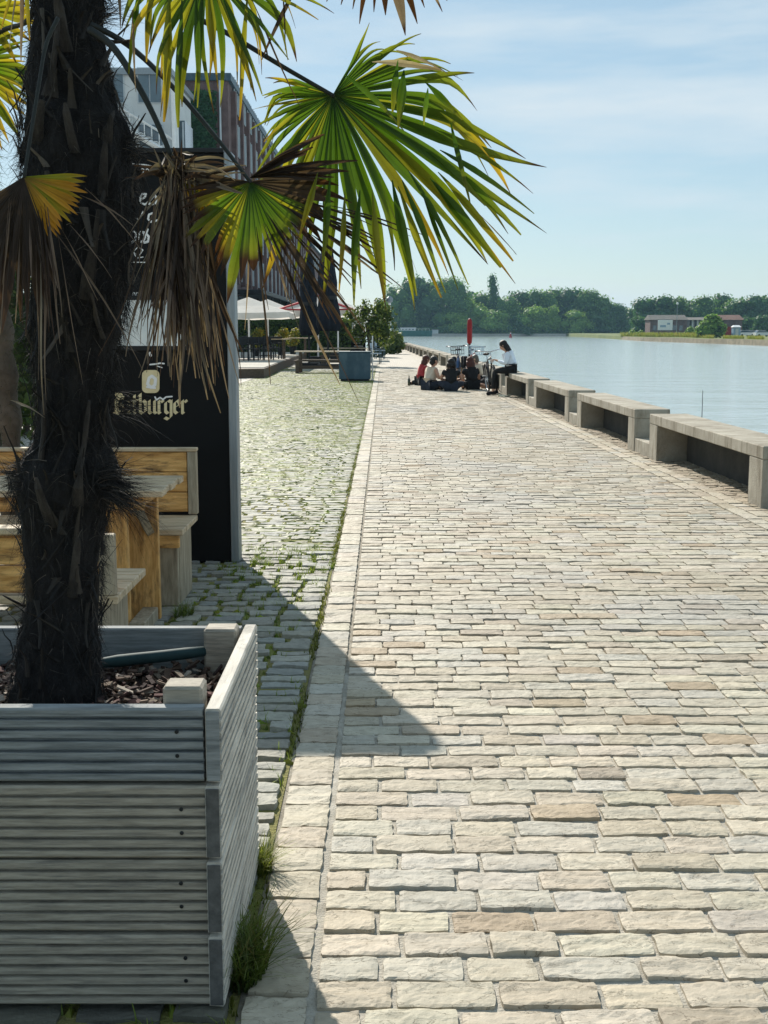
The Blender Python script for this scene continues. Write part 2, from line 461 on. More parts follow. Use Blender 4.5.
def copy_tree(o, parent=None):
    c = o.copy()
    col.objects.link(c)
    c.parent = parent
    for ch in kids(o):
        copy_tree(ch, c)
    return c

def structure(o):
    o['kind'] = 'structure'
    return o

def lerp(a, b, t): return a + (b - a) * t

def interp(keys, x):
    if x <= keys[0][0]: return keys[0][1]
    for (a, va), (b, vb) in zip(keys, keys[1:]):
        if x <= b: return lerp(va, vb, (x - a) / (b - a))
    return keys[-1][1]

# ------------------------------------------------------------------ world and sun
SUN_EL, SUN_AZ = R(34.7), R(-17.9)      # azimuth from +Y, negative = left
world = bpy.data.worlds.new('World')
scene.world = world
world.use_nodes = True
nt = world.node_tree
nt.nodes.clear()
wo = nt.nodes.new('ShaderNodeOutputWorld')
bg = nt.nodes.new('ShaderNodeBackground')
sky = nt.nodes.new('ShaderNodeTexSky')
sky.sky_type = 'NISHITA'
sky.sun_disc = False
sky.sun_elevation = SUN_EL
sky.sun_rotation = SUN_AZ
sky.air_density = 1.0
sky.dust_density = 0.25
sky.ozone_density = 1.0
tc = nt.nodes.new('ShaderNodeTexCoord')
# thin cloud sheets, stretched along the horizon
mp = nt.nodes.new('ShaderNodeMapping')
mp.inputs['Scale'].default_value = (1.4, 1.4, 9.0)
mp.inputs['Location'].default_value = (0.35, 0.1, 0.2)
nt.links.new(tc.outputs['Generated'], mp.inputs['Vector'])
cn = nt.nodes.new('ShaderNodeTexNoise')
cn.inputs['Scale'].default_value = 1.9
cn.inputs['Detail'].default_value = 7
cn.inputs['Roughness'].default_value = 0.55
nt.links.new(mp.outputs[0], cn.inputs['Vector'])
cr = nt.nodes.new('ShaderNodeValToRGB')
cr.color_ramp.elements[0].position = 0.46
cr.color_ramp.elements[0].color = (0, 0, 0, 1)
cr.color_ramp.elements[1].position = 0.66
cr.color_ramp.elements[1].color = (0.9, 0.9, 0.9, 1)
nt.links.new(cn.outputs['Fac'], cr.inputs[0])
cm = nt.nodes.new('ShaderNodeMix')
cm.data_type = 'RGBA'
cm.inputs[7].default_value = (7.2, 8.3, 9.0, 1)
vm = nt.nodes.new('ShaderNodeMix')
vm.data_type = 'RGBA'
vm.inputs[0].default_value = 0.55
vm.inputs[7].default_value = (4.7, 6.9, 8.2, 1)
nt.links.new(cr.outputs[0], cm.inputs[0])
nt.links.new(sky.outputs[0], vm.inputs[6])
nt.links.new(vm.outputs[2], cm.inputs[6])
nt.links.new(cm.outputs[2], bg.inputs['Color'])
bg.inputs['Strength'].default_value = 0.058
nt.links.new(bg.outputs[0], wo.inputs['Surface'])

sl = bpy.data.lights.new('sun', 'SUN')
sl.energy = 4.2
sl.angle = R(0.5)
sl.color = (1.0, 0.93, 0.82)
so = bpy.data.objects.new('sun', sl)
sd = Vector((math.sin(SUN_AZ) * math.cos(SUN_EL), math.cos(SUN_AZ) * math.cos(SUN_EL), math.sin(SUN_EL)))
so.rotation_euler = sd.to_track_quat('Z', 'Y').to_euler()
so.location = sd * 100
col.objects.link(so)

scene.view_settings.view_transform = 'Standard'
scene.view_settings.look = 'None'
scene.view_settings.exposure = 0.75
scene.view_settings.gamma = 1.0
scene.view_settings.use_curve_mapping = False
scene.render.engine = 'CYCLES'
scene.cycles.use_denoising = True
scene.cycles.max_bounces = 6
scene.cycles.diffuse_bounces = 3
scene.cycles.glossy_bounces = 3
scene.cycles.transmission_bounces = 4
scene.cycles.volume_bounces = 0
scene.cycles.caustics_reflective = False
scene.cycles.caustics_refractive = False

# ================================================================== SETTING
KX0, KX1 = -0.320, -0.172          # kerb strip of the path
def xb(Y):                          # front line of the concrete benches, turning slightly left
    return 3.24 - 0.0177 * (Y - 10.3)

YEND = 110.0
def poly_sheet(name, pts, z, m):
    mb = MB()
    i = [mb.vert((x, y, z)) for x, y in pts]
    mb.face(i)
    return structure(mb.build(name, m))

# quay body with its wall to the water
mb = MB()
edge = [(xb(-30) + .56, -30), (xb(YEND) + .56, YEND), (-7, YEND + 3), (-9, 900), (-900, 900), (-900, -30)]
top = [mb.vert((x, y, -0.045)) for x, y in edge]
bot = [mb.vert((x, y, -4.0)) for x, y in edge]
mb.face(top)
for i in range(len(edge)):
    j = (i + 1) % len(edge)
    mb.face((bot[i], bot[j], top[j], top[i]))
structure(mb.build('ground', MT['earth']))
poly_sheet('path_bed', [(KX0 - .01, -12), (xb(-12) + .5, -12), (xb(60) + .5, 60), (KX0 - .01, 60)], -0.014, MT['joint_sand'])
poly_sheet('joint_fill', [(KX1 - .01, -12), (xb(-12) + .5, -12), (xb(5.2) + .5, 5.2), (KX1 - .01, 5.2)], -0.0105, MT['joint_light'])
poly_sheet('path', [(KX0 - .01, 46), (xb(46) + .5, 46), (xb(YEND) + .5, YEND), (KX0 - .01, YEND)], -0.004, MT['farpath'])
poly_sheet('cobbled_strip_bed', [(-4.15, -12), (KX0 - .01, -12), (KX0 - .01, 60), (-4.15, 60)], -0.010, MT['joint_moss'])
poly_sheet('pavement', [(-60, -12), (-4.36, -12), (-4.36, YEND), (-60, YEND)], 0.0, MT['pave'])
poly_sheet('far_pavement', [(-4.15, 52), (KX0 - .01, 52), (KX0 - .01, YEND), (-4.15, YEND)], -0.002, MT['pave'])

SETT_COLS = [(0.46, 0.412, 0.33), (0.45, 0.41, 0.335), (0.435, 0.405, 0.345), (0.47, 0.43, 0.345), (0.44, 0.39, 0.305), (0.425, 0.405, 0.35), (0.475, 0.435, 0.35), (0.435, 0.395, 0.31), (0.45, 0.415, 0.335), (0.385, 0.335, 0.26), (0.41, 0.36, 0.28)]
COB_COLS = [(0.37, 0.365, 0.315), (0.40, 0.39, 0.33), (0.33, 0.335, 0.31), (0.37, 0.35, 0.29), (0.42, 0.41, 0.34)]

def stone(mb, cx, cy, w, l, z, c, nx, ny, rg, cleft=0.006, rough_edge=0.05, tilt=1.0):
    """one paving stone: a grid with an uneven outline, split-face ledges and a skirt"""
    ox, oy = rg.uniform(-50, 50), rg.uniform(-50, 50)
    tk = (1.0 if cy < 8 else .5) * tilt
    tx, ty = rg.gauss(0, .012) * tk, rg.gauss(0, .018) * tk
    ids = []
    ang = rg.uniform(-0.7, 0.7)
    rot = rg.gauss(0, .012)
    for j in range(ny + 1):
        row = []
        for i in range(nx + 1):
            u, v = -1 + 2 * i / nx, -1 + 2 * j / ny
            edge = (i in (0, nx)) or (j in (0, ny))
            k = 1 - .022 * abs(u) ** 8 * abs(v) ** 8
            x = u * w / 2 * k; y = v * l / 2 * k
            if edge:
                x += rough_edge * l * .5 * mnoise.noise((ox + x * 28, oy + y * 28, 1.3))
                y += rough_edge * l * .9 * mnoise.noise((ox + x * 24, oy + y * 24, 7.7))
            n = mnoise.noise((ox + x * 6, oy + (y + x * ang * .4) * 22, 3.1)) + .4 * mnoise.noise((ox + x * 19, oy + y * 40, 9.1))
            ledge = math.floor(n * 2.6) / 2.6
            h = z + cleft * (.85 * ledge + .15 * n) + tx * x + ty * y
            if edge: h -= 0.0008 + .0016 * rg.random()
            xr, yr = x - rot * y, y + rot * x
            row.append(mb.vert((cx + xr, cy + yr, h), c))
        ids.append(row)
    for j in range(ny):
        for i in range(nx):
            mb.face((ids[j][i], ids[j][i + 1], ids[j + 1][i + 1], ids[j + 1][i]))
    per = [ids[0][i] for i in range(nx + 1)] + [ids[j][nx] for j in range(1, ny + 1)] + [ids[ny][i] for i in range(nx - 1, -1, -1)] + [ids[j][0] for j in range(ny - 1, 0, -1)]
    low = []
    for a in per:
        p = mb.v[a]
        low.append(mb.vert((cx + (p[0] - cx) * 1.008, cy + (p[1] - cy) * 1.01, z - 0.04), c))
    for a in range(len(per)):
        b = (a + 1) % len(per)
        mb.face((low[a], low[b], per[b], per[a]))

def vary(c, rg, s=.10):
    k = 1 + rg.gauss(0, s)
    return tuple(max(.004, x * k * (1 + rg.gauss(0, .009))) for x in c)

rg = random.Random(11)
mb = MB()
Y = 0.9
row = 0
while Y < 48:
    l = 0.114 * rg.uniform(.95, 1.05)
    nx, ny = (16, 10) if Y < 4.2 else (10, 7) if Y < 7 else ((6, 4) if Y < 13 else ((3, 2) if Y < 24 else (2, 2)))
    jy = 0.015 if Y < 4 else (.018 if Y < 9 else .022)
    x = KX1 + 0.012
    xe = xb(Y) - .345
    first = True
    while x < xe - .06:
        w = rg.uniform(.17, .25)
        if first and row % 2: w *= .62
        first = False
        if x + w > xe - .07: w = xe - x
        c = vary(SETT_COLS[rg.randrange(len(SETT_COLS))], rg, .06)
        if rg.random() < .06: c = vary((.37, .295, .205), rg, .06)
        pn = mnoise.noise((x * .5, Y * .35, 4.4))
        if Y > 6: c = tuple(lerp(a, b, max(0, min(.55, (pn * 1.3 - .08)))) for a, b in zip(c, (.37, .365, .345) if mnoise.noise((x * .9, Y * .8, 12)) > 0 else (.38, .335, .26)))
        jx = rg.uniform(.009, .016) if Y < 4.5 else rg.uniform(.005, .010)
        stone(mb, x + w / 2, Y + l / 2, w - jx, l - jy * rg.uniform(.8, 1.25), rg.gauss(0, .0022), c, nx, ny, rg,
              cleft=.0046 if Y < 13 else .0022, rough_edge=.075, tilt=.4)
        x += w
    Y += l
    row += 1
structure(mb.build('path_setts', MT['sett'], smooth=False))
# kerb strip along the left of the path
mb = MB()
Y = 0.9
while Y < 60:
    l = rg.uniform(.135, .175)
    nx, ny = (8, 8) if Y < 6 else ((5, 5) if Y < 13 else (2, 2))
    stone(mb, (KX0 + KX1) / 2, Y + l / 2, KX1 - KX0 - .008, l - .009, .001 + rg.gauss(0, .0015), vary(SETT_COLS[rg.randrange(len(SETT_COLS))], rg, .06), nx, ny, rg,
          cleft=.006, rough_edge=.07)
    Y += l
structure(mb.build('kerb_stones', MT['sett']))
# two rows of edging stones in front of the benches
mb = MB()
for off in (-.335, -.195):
    Y = 4.0
    while Y < 60:
        l = rg.uniform(.2, .32)
        x = xb(Y) + off + .068
        stone(mb, x, Y + l / 2, .125, l - .012, .001 + rg.gauss(0, .002), vary(SETT_COLS[rg.randrange(len(SETT_COLS))], rg, .06), 4, 5, rg, cleft=.004, rough_edge=.05)
        Y += l
structure(mb.build('edging_stones', MT['sett']))
# small cobbles under and before the benches
mb = MB()
Y = 7.0
while Y < 40:
    l = .1
    x = xb(Y) - .055
    while x < xb(Y) + .5:
        w = rg.uniform(.09, .14)
        stone(mb, x + w / 2, Y + l / 2, w - .014, l - .014, -.004 + rg.gauss(0, .004), vary((.33, .28, .21), rg, .12), 3, 3, rg, cleft=.004, rough_edge=.12)
        x += w
    Y += l
structure(mb.build('quay_cobbles', MT['cobble']))

# ---- mossy cobbled strip left of the path
mb = MB()
moss = []
rg = random.Random(5)
Y = 1.2
while Y < 52:
    big = Y < 7.2
    l = rg.uniform(.095, .125)
    nx, ny = (6, 5) if Y < 9 else ((4, 3) if Y < 16 else (2, 2))
    x = KX0 - rg.uniform(.006, .018)
    while x > -4.12:
        if Y < 5 and x < -1.6: break
        w = rg.uniform(.12, .23)
        j = rg.uniform(.02, .038) if Y > 8 else rg.uniform(.024, .046)
        yy = Y + l / 2 + .014 * mnoise.noise((x * 1.3, Y * .7, 2)) + .01 * rg.gauss(0, .5)
        if rg.random() > .025:
            stone(mb, x - w / 2, yy, w - j, l - (rg.uniform(.016, .034) if Y > 8 else rg.uniform(.02, .04)), rg.gauss(.006, .004) if Y < 8 else rg.gauss(-.0035, .002), vary(tuple(q_ * (.88 if Y > 9 else .78 if Y > 2.75 else .3) for q_ in COB_COLS[rg.randrange(len(COB_COLS))]), rg, .10), nx, ny, rg,  # shade painted in: near cobbles darkened, most of all in front of the planter
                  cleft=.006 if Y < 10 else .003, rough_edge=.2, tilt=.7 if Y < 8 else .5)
        moss.append((x - w + rg.uniform(-.01, .01), yy, 0)); moss.append((x - w * rg.random(), Y + rg.uniform(-.012, .012), 1))
        if Y > 7: moss.append((x - w * rg.random(), Y + rg.uniform(-.012, .012), 1))
        x -= w
    Y += l
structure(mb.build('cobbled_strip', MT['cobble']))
# edging of the strip on its far side
mb = MB()
Y = 3.0
while Y < 60:
    l = rg.uniform(.5, .9)
    stone(mb, -4.25, Y + l / 2, .18, l - .012, .006, vary((.40, .37, .31), rg, .06), 3, 4, rg, cleft=.003, rough_edge=.03)
    Y += l
structure(mb.build('strip_edging', MT['cobble']))

# ---- moss and weeds in the joints (nobody could count them)
def blade(mb, p, h, lean, w, c0, c1, rg, seg=3):
    a = rg.uniform(0, 2 * PI)
    d = Vector((math.cos(a), math.sin(a), 0)); s = Vector((-d.y, d.x, 0))
    prev = None
    for k in range(seg + 1):
        t = k / seg
        q = Vector(p) + d * lean * t * t + Vector((0, 0, h * (t - .25 * t * t * lean / max(h, .001) * .5)))
        ww = w * (1 - t) + .0004
        c = tuple(lerp(x, y, t) for x, y in zip(c0, c1))
        l, r = mb.vert(q - s * ww, c), mb.vert(q + s * ww, c)
        if prev: mb.face((prev[0], prev[1], r, l))
        prev = (l, r)

MOSSC = [(.18, .26, .03), (.27, .34, .04), (.13, .19, .025), (.33, .35, .06), (.24, .26, .06)]
mb = MB()
for (x, y, k) in moss:
    d = mnoise.noise((x * .9, y * .55, 1.5)) + .55 * mnoise.noise((x * 3, y * 2.2, 6.5))
    amt = .12 + d
    if 8 < y < 45: amt += .5 + .25 * min(1, max(0, (y - 12) / 8))
    if abs(y - 17.5) < 1.2: amt += .25
    if y < 6.2 and x > -.55: amt += .45
    if y < 8: amt += .12
    if (Vector((x, y)) - Vector((-.62, 7.55))).length < .45: amt += .9
    if amt < .12: continue
    r = rg.uniform(.012, .026) * (1 + max(0, min(1.3, amt)) * (1.9 if y > 8 else .5))
    c = vary(MOSSC[rg.randrange(len(MOSSC))], rg, .2)
    n = 7
    ctr = mb.vert((x, y, rg.uniform(.002, .009) if y < 8 else rg.uniform(-.001, .003)), c)
    ring = []
    for q in range(n):
        a = 2 * PI * q / n
        rr = r * rg.uniform(.6, 1.4) * (1 if k else .8)
        ring.append(mb.vert((x + rr * math.cos(a) * (2.3 if k and y > 8 else 1.5 if k else .7), y + rr * math.sin(a) * (.5 if k else 1.2), -.016 if y < 8 else -.0075), c))
    for q in range(n): mb.face((ctr, ring[q], ring[(q + 1) % n]))
    if y < 8.3 and amt > .3:
        for q in range(int(2 + amt * 7)):
            c0 = vary((.10, .15, .02), rg, .2); c1 = vary((.26, .34, .06), rg, .2)
            blade(mb, (x + rg.gauss(0, .014), y + rg.gauss(0, .010), -.01), rg.uniform(.015, .055), rg.uniform(.005, .04), .0022, c0, c1, rg, 2)
    elif amt > .95:
        for q in range(int(amt * 3)):
            c0 = vary((.16, .19, .03), rg, .2); c1 = vary((.32, .33, .08), rg, .2)
            blade(mb, (x + rg.gauss(0, .03), y + rg.gauss(0, .02), -.01), rg.uniform(.008, .025), rg.uniform(.005, .04), .004, c0, c1, rg, 1)
# the weed line in the joint beside the kerb
Y = 1.8
while Y < 16:
    Y += rg.uniform(.004, .03)
    d = mnoise.noise((3.3, Y * 1.7, 8.8))
    if d < -.18: continue
    x = KX0 - .018 + rg.gauss(0, .008)
    for q in range(2 + int(4 * (d + .2))):
        c0 = vary((.07, .09, .015), rg, .25); c1 = vary((.20, .21, .04), rg, .25)
        blade(mb, (x + rg.gauss(0, .01), Y + rg.gauss(0, .01), -.012), rg.uniform(.012, .04), rg.uniform(.004, .03), .0028, c0, c1, rg, 2)
tag(mb.build('joint_weeds', MT['grass']), 'moss and short weeds growing in the joints of the left hand cobbles', 'weeds', kind='stuff')

# ---- grass tufts standing as plants of their own
def tuft(pos, n, h, spread, label, c0=(.045, .075, .015), c1=(.17, .23, .05)):
    mb = MB()
    r_ = random.Random(hash(label) % 1000 if False else int(abs(pos[0]) * 977 + pos[1] * 131))
    for _ in range(n):
        a = r_.uniform(0, 2 * PI); rr = spread * .35 * math.sqrt(r_.random())
        p = Vector((rr * math.cos(a) * .7, rr * math.sin(a) * 1.3, -.005))
        hh = h * r_.uniform(.45, 1.1)
        b_c1 = vary(c1, r_, .2) if r_.random() > .12 else vary((.30, .25, .10), r_, .1)
        blade(mb, p, hh, hh * r_.uniform(.3, 1.5), .0022 * r_.uniform(.7, 1.3), vary(c0, r_, .2), b_c1, r_, 5)
    o = mb.build('grass_tuft', MT['grass'])
    o.location = pos
    return tag(o, label, 'grass tuft', 'grass tufts growing beside the wooden planter')

tuft(G(243, 968), 520, .135, .24, 'largest dark grass tuft at the near foot of the grey planter')
tuft(G(262, 868), 240, .085, .12, 'small bright grass tuft in the joint beside the planter side', (.07, .10, .015), (.27, .31, .06))
tuft(G(184, 614), 150, .07, .22, 'grass tuft behind the planter by the leg of the wooden bench', (.05, .08, .012), (.20, .28, .05))
tuft(G(262, 562), 170, .045, .30, 'flat green weed patch at the foot of the black sign', (.05, .09, .012), (.20, .30, .05))

# ------------------------------------------------------------------ water and far banks
ZW = -1.1
poly_sheet('water', [(-40, -60), (900, -60), (900, 1300), (-40, 1300)], ZW, MT['water'])

def bank(name, line, back, zt, m_side, m_top):
    """land with a stone shore: line = waterline points, back = far boundary"""
    mb = MB()
    lo = [mb.vert((x, y, ZW - 2)) for x, y in line]
    up = [mb.vert((x, y + .8, zt)) for x, y in line]
    for i in range(len(line) - 1):
        mb.face((lo[i], lo[i + 1], up[i + 1], up[i]))
    mb.cur = 1
    bk = [mb.vert((x, y, zt + .4)) for x, y in back]
    mb.face(up + bk[::-1])
    return structure(mb.build(name, [m_side, m_top]))
FY = 600
bank('far_bank', [(-30, FY), (60, FY), (140, FY), (260, FY + 4), (600, FY + 30)], [(-30, 1500), (60, 1500), (140, 1500), (260, 1500), (900, 1500)], ZW + 1.3, MT['pave'], MT['meadow'])
# peninsula on the right
pl = [G(621, 339.5, ZW), G(640, 341, ZW), G(668, 342, ZW), G(700, 343.2, ZW), G(735, 344.4, ZW), G(768, 345.8, ZW), G(830, 348, ZW), G(960, 356, ZW)]
mb = MB()
lo = [mb.vert((p.x, p.y, ZW - 1.5)) for p in pl]
up = [mb.vert((p.x + .3, p.y + .5, ZW + .9 + .25 * rnd.random())) for p in pl]
for i in range(len(pl) - 1): mb.face((lo[i], lo[i + 1], up[i + 1], up[i]))
mb.cur = 1
bk = [mb.vert((p.x + 20 + i * 55, FY + 40, ZW + 1.6)) for i, p in enumerate(pl)]
for i in range(len(pl) - 1): mb.face((up[i], up[i + 1], bk[i + 1], bk[i]))
tipb = mb.vert((pl[0].x + 20, FY + 40, ZW - 2))
mb.face((lo[0], up[0], bk[0], tipb))
structure(mb.build('peninsula', [MT['stonebank'], MT['meadow']]))

# ================================================================== CONCRETE BENCHES ALONG THE QUAY
BL, BD, BH = 4.1, .45, .525
proto = None
bench_ends = []
BENCH_PLACE = {0: 'nearest long concrete bench cut by the right edge of the photo', 1: 'second long concrete bench from the right edge',
               2: 'third long concrete bench from the right edge', 3: 'long concrete bench beside the parked black bicycle, under the person in white',
               4: 'long concrete bench behind the wheel of the black bicycle, beyond the sitter', 5: 'long concrete bench beside the two bicycles with baskets and the red post',
               6: 'first long concrete bench beyond the red post'}
ORD = ['second', 'third', 'fourth', 'fifth', 'sixth', 'seventh', 'eighth', 'ninth', 'tenth', 'eleventh', 'twelfth', 'thirteenth', 'fourteenth']
bench_ang = math.atan(-0.0177)
k = -1
YB0, PITCHB = 10.22, 4.9
for k in range(0, 19):
    Y0 = YB0 + PITCHB * k
    if proto is None:
        root = thing('concrete_bench', (xb(Y0), Y0, 0), '', 'bench')
        b = MB()
        b.box((0, 0, BH - .115), (BD, BL, BH), .008)
        b.build('seat', MT['concrete'], root)
        for yy in (0, BL - .37):
            b = MB(); b.box((0.003, yy + .003, -.03), (BD - .003, yy + .367, BH - .116), .006); b.build('leg', MT['concrete'], root)
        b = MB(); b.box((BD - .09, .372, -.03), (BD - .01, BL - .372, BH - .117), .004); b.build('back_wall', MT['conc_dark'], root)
        proto = root
        o = root
        plug = MB(); plug.box((0.012, 0, -.03), (BD - .02, PITCHB - BL - .006, .165), .008)
        plug = plug.build('concrete_kerb_block', MT['concrete'])
    else:
        o = copy_tree(proto)
    o.location = (xb(Y0), Y0, 0)
    o.rotation_euler = (0, 0, -bench_ang)
    o['group'] = 'concrete benches in a row along the quay edge'
    if k in BENCH_PLACE: lab = BENCH_PLACE[k]
    elif k == 18: lab = 'farthest tiny concrete bench at the end of the quay'
    else: lab = ORD[k - 7] + ' concrete bench beyond the red post towards the far end'
    o['label'] = lab
    q = plug if k == 0 else plug.copy()
    if k: col.objects.link(q)
    y1 = Y0 + BL + .003
    q.location = (xb(y1), y1, 0)
    q.rotation_euler = (0, 0, -bench_ang)
    tag(q, 'low concrete block filling the gap after the ' + lab.replace('long ', ''), 'block', 'low concrete blocks between the benches')
    lw = lab.split()
    short = {0: 'low concrete block in the gap after the nearest bench', 1: 'low concrete block in the gap between second and third bench',
             2: 'low concrete block in the gap just before the sitter\'s bench', 3: 'low concrete block right behind the person in white',
             4: 'low concrete block beyond the black bicycle', 5: 'low concrete block beside the red post', 6: 'low concrete block after the first bench past the red post'}
    q['label'] = short.get(k, 'low concrete block after the ' + (ORD[k - 7] if k < 18 else 'very last') + ' bench beyond the red post')

# small thin marker rod standing at the water behind the second bench
p = G(631, 409, .0)
b = MB()
pr = Vector((xb(14.0) + .53, 14.0, 0))
b.tube([pr + Vector((0, 0, -.6)), pr + Vector((.004, 0, .3)), pr + Vector((.0, 0, .82))], [.006, .005, .003], 6)
tag(b.build('thin_rod', MT['darkmetal']), 'thin upright metal rod at the quay edge behind the benches', 'rod')

# ================================================================== BLACK ADVERTISING SIGN
sb = G(240, 562)
YS = sb.y
SX1 = sb.x; SX0 = W(64, 400, YS).x
SZ = W(200, 153, YS).z
sign = thing('advertising_sign', (SX1, YS, 0), 'tall black advertising board with cream lettering behind the palm trunk', 'sign')
def L_(mb, name, m, smooth=False, parent=None):
    o = mb.build(name, m, None, smooth)
    o.data.transform(Matrix.Translation((-SX1, -YS, 0)))
    o.parent = parent or sign
    return o
b = MB(); b.box((SX0, YS, 0.0), (SX1 - .055, YS + .10, SZ), .004); panel = L_(b, 'panel', MT['black'])
b = MB(); b.box((SX1 - .054, YS - .02, 0.0), (SX1, YS + .12, SZ + .004), .006); L_(b, 'side_profile', MT['alu'])
b = MB(); b.box((SX0 - .055, YS - .02, 0.0), (SX0 - .001, YS + .12, SZ + .004), .006); L_(b, 'side_profile', MT['alu'])
b = MB(); b.box((SX0, YS - .015, SZ + .001), (SX1 - .056, YS + .11, SZ + .03), .004); L_(b, 'top_profile', MT['darkmetal'])

def sp_(px, py, off):
    p = W(px, py, YS - off)
    return p
def stroke(mb, pts, w, off=.004, nib=None, seg=1):
    """flat stroke on the board through pixel points; nib = fixed pen angle, else a round pen"""
    pts = [Vector((a, b_)) for a, b_ in pts]
    def add(poly):
        i = [mb.vert(sp_(q[0], q[1], off)) for q in poly]
        mb.face(i)
    for a, c in zip(pts, pts[1:]):
        d = c - a
        if d.length < 1e-6: continue
        if nib is not None:
            n = Vector((math.cos(nib), -math.sin(nib))) * w / 2
        else:
            n = Vector((-d.y, d.x)).normalized() * w / 2
        add((a + n, c + n, c - n, a - n))
        off += .00004
    if nib is None:
        for a in pts:
            add([(a.x + w / 2 * math.cos(t * PI / 4), a.y + w / 2 * math.sin(t * PI / 4)) for t in range(8)])
            off += .00004
# lettering in broad-nib black letter
GL = {
 'B': ([[(.2, 1.45), (.2, .1), (.05, .0)], [(-.08, 1.2), (.08, 1.5), (.5, 1.45), (.72, 1.25), (.66, .95), (.3, .82)], [(.36, .82), (.78, .68), (.78, .22), (.5, 0), (.05, .12)], [(.44, 1.4), (.44, .1)]], 1.0),
 'i': ([[(.0, .88), (.14, 1.0), (.14, .1), (.28, 0), (.36, .1)], [(.08, 1.32), (.2, 1.42)]], .42),
 't': ([[(.16, 1.4), (.14, .1), (.28, 0), (.42, .12)], [(-.02, .98), (.4, .98)]], .46),
 'b': ([[(.04, 1.35), (.14, 1.5), (.14, .12), (.32, 0), (.54, .14), (.54, .82), (.38, .98), (.14, .82)]], .68),
 'u': ([[(.0, .88), (.14, 1), (.14, .12), (.28, 0), (.5, .14)], [(.54, 1), (.54, .1), (.68, 0)]], .74),
 'r': ([[(.0, .88), (.14, 1), (.14, .06), (.24, 0)], [(.14, .8), (.34, 1), (.46, .86)]], .52),
 'g': ([[(.5, .88), (.34, 1), (.12, .84), (.12, .16), (.3, 0), (.54, .16)], [(.54, 1), (.54, -.25), (.34, -.45), (.06, -.3)]], .68),
 'e': ([[(.12, .46), (.5, .66), (.46, .86), (.3, 1), (.12, .82), (.12, .16), (.3, 0), (.52, .16)]], .58)}
b = MB()
word = 'Bitburger'
tot = sum(GL[ch][1] for ch in word)
x0, x1, base, xh = 113.5, 187.5, 413.5, 13.2
scx = (x1 - x0) / tot
x = x0
for ch in word:
    st, adv = GL[ch]
    for s in st:
        stroke(b, [(x + p_[0] * scx, base - p_[1] * xh) for p_ in s], 3.5, nib=R(38))
    x += adv * scx
L_(b, 'lettering', MT['cream'])
# rounded cream tile with a pale emblem
b = MB()
def rrect(x0, y0, x1, y1, r, off, mb):
    pts = []
    for cx, cy, a0 in ((x1 - r, y0 + r, -90), (x1 - r, y1 - r, 0), (x0 + r, y1 - r, 90), (x0 + r, y0 + r, 180)):
        for k in range(6):
            a = R(a0 + 18 * k)
            pts.append((cx + r * math.cos(a), cy + r * math.sin(a)))
    f = [mb.vert(sp_(q[0], q[1], off)) for q in pts]
    bk = [mb.vert(sp_(q[0], q[1], .0)) for q in pts]
    mb.face(f)
    for i in range(len(f)):
        j = (i + 1) % len(f)
        mb.face((bk[i], bk[j], f[j], f[i]))
rrect(142, 370, 159.5, 393, 5, .010, b)
em = L_(b, 'emblem', MT['cream'])
b = MB()
stroke(b, [(152, 376), (155.5, 379), (155, 385), (151, 387.5), (147.5, 384), (149, 378), (152, 376)], 3.0, .012)
stroke(b, [(147, 387), (155, 388)], 2.2, .0135)
L_(b, 'emblem_drawing', MT['white'], parent=em)
b = MB()
stroke(b, [(155, 397), (156.5, 400), (160, 397.5), (163, 399.5), (166, 397), (172, 396.5)], 1.5)
stroke(b, [(150, 353), (150.6, 355.5)], 2.6)
stroke(b, [(150, 364.6), (156, 364), (160, 363.2), (164, 363.6)], 1.5)
stroke(b, [(157, 366), (162, 367.6)], 1.0)
# upper white brush lettering, arc and year
stroke(b, [(96, 171), (106, 166.5), (118, 164), (134, 163.8), (146, 164.8), (156, 167), (166, 171)], 1.0)
stroke(b, [(96, 254), (108, 259), (124, 262), (144, 262.4), (160, 260), (172, 256.5)], 1.0)
stroke(b, [(141, 199.5), (145, 197), (146, 194), (142.5, 194), (140, 198), (141, 203), (145, 204.5), (149, 202)], 2.0)
stroke(b, [(149, 202), (153, 197), (156, 191.5)], 1.5)
stroke(b, [(156, 191.5), (154, 194.5), (156.5, 198.5), (155, 203), (150.5, 204.5), (148, 202.5)], 2.6)
stroke(b, [(143, 211.5), (141, 216), (138.5, 219.5), (135.5, 218)], 1.3)
stroke(b, [(153, 213), (149, 214.5), (148, 219), (151, 222), (154.5, 219.5), (154, 213.5), (155, 221), (158, 220)], 2.0)
stroke(b, [(131, 220), (130, 228), (129, 236), (129, 243)], 3.4)
stroke(b, [(129.5, 236), (133, 231), (136, 233), (135, 240), (131, 243)], 2.0)
stroke(b, [(141, 232), (138, 236), (138.5, 241), (142, 242), (145, 238), (144, 232.5), (141, 232)], 2.4)
stroke(b, [(147.5, 229.5), (146, 233.5), (149, 237), (148, 241.5), (144.5, 242.5)], 2.4)
stroke(b, [(154.6, 234), (155.2, 235)], 3.4)
stroke(b, [(133, 252), (138, 247), (143, 250), (139, 256), (133, 252), (137, 258), (143, 257)], 1.0)
L_(b, 'brush_lettering', MT['white'])
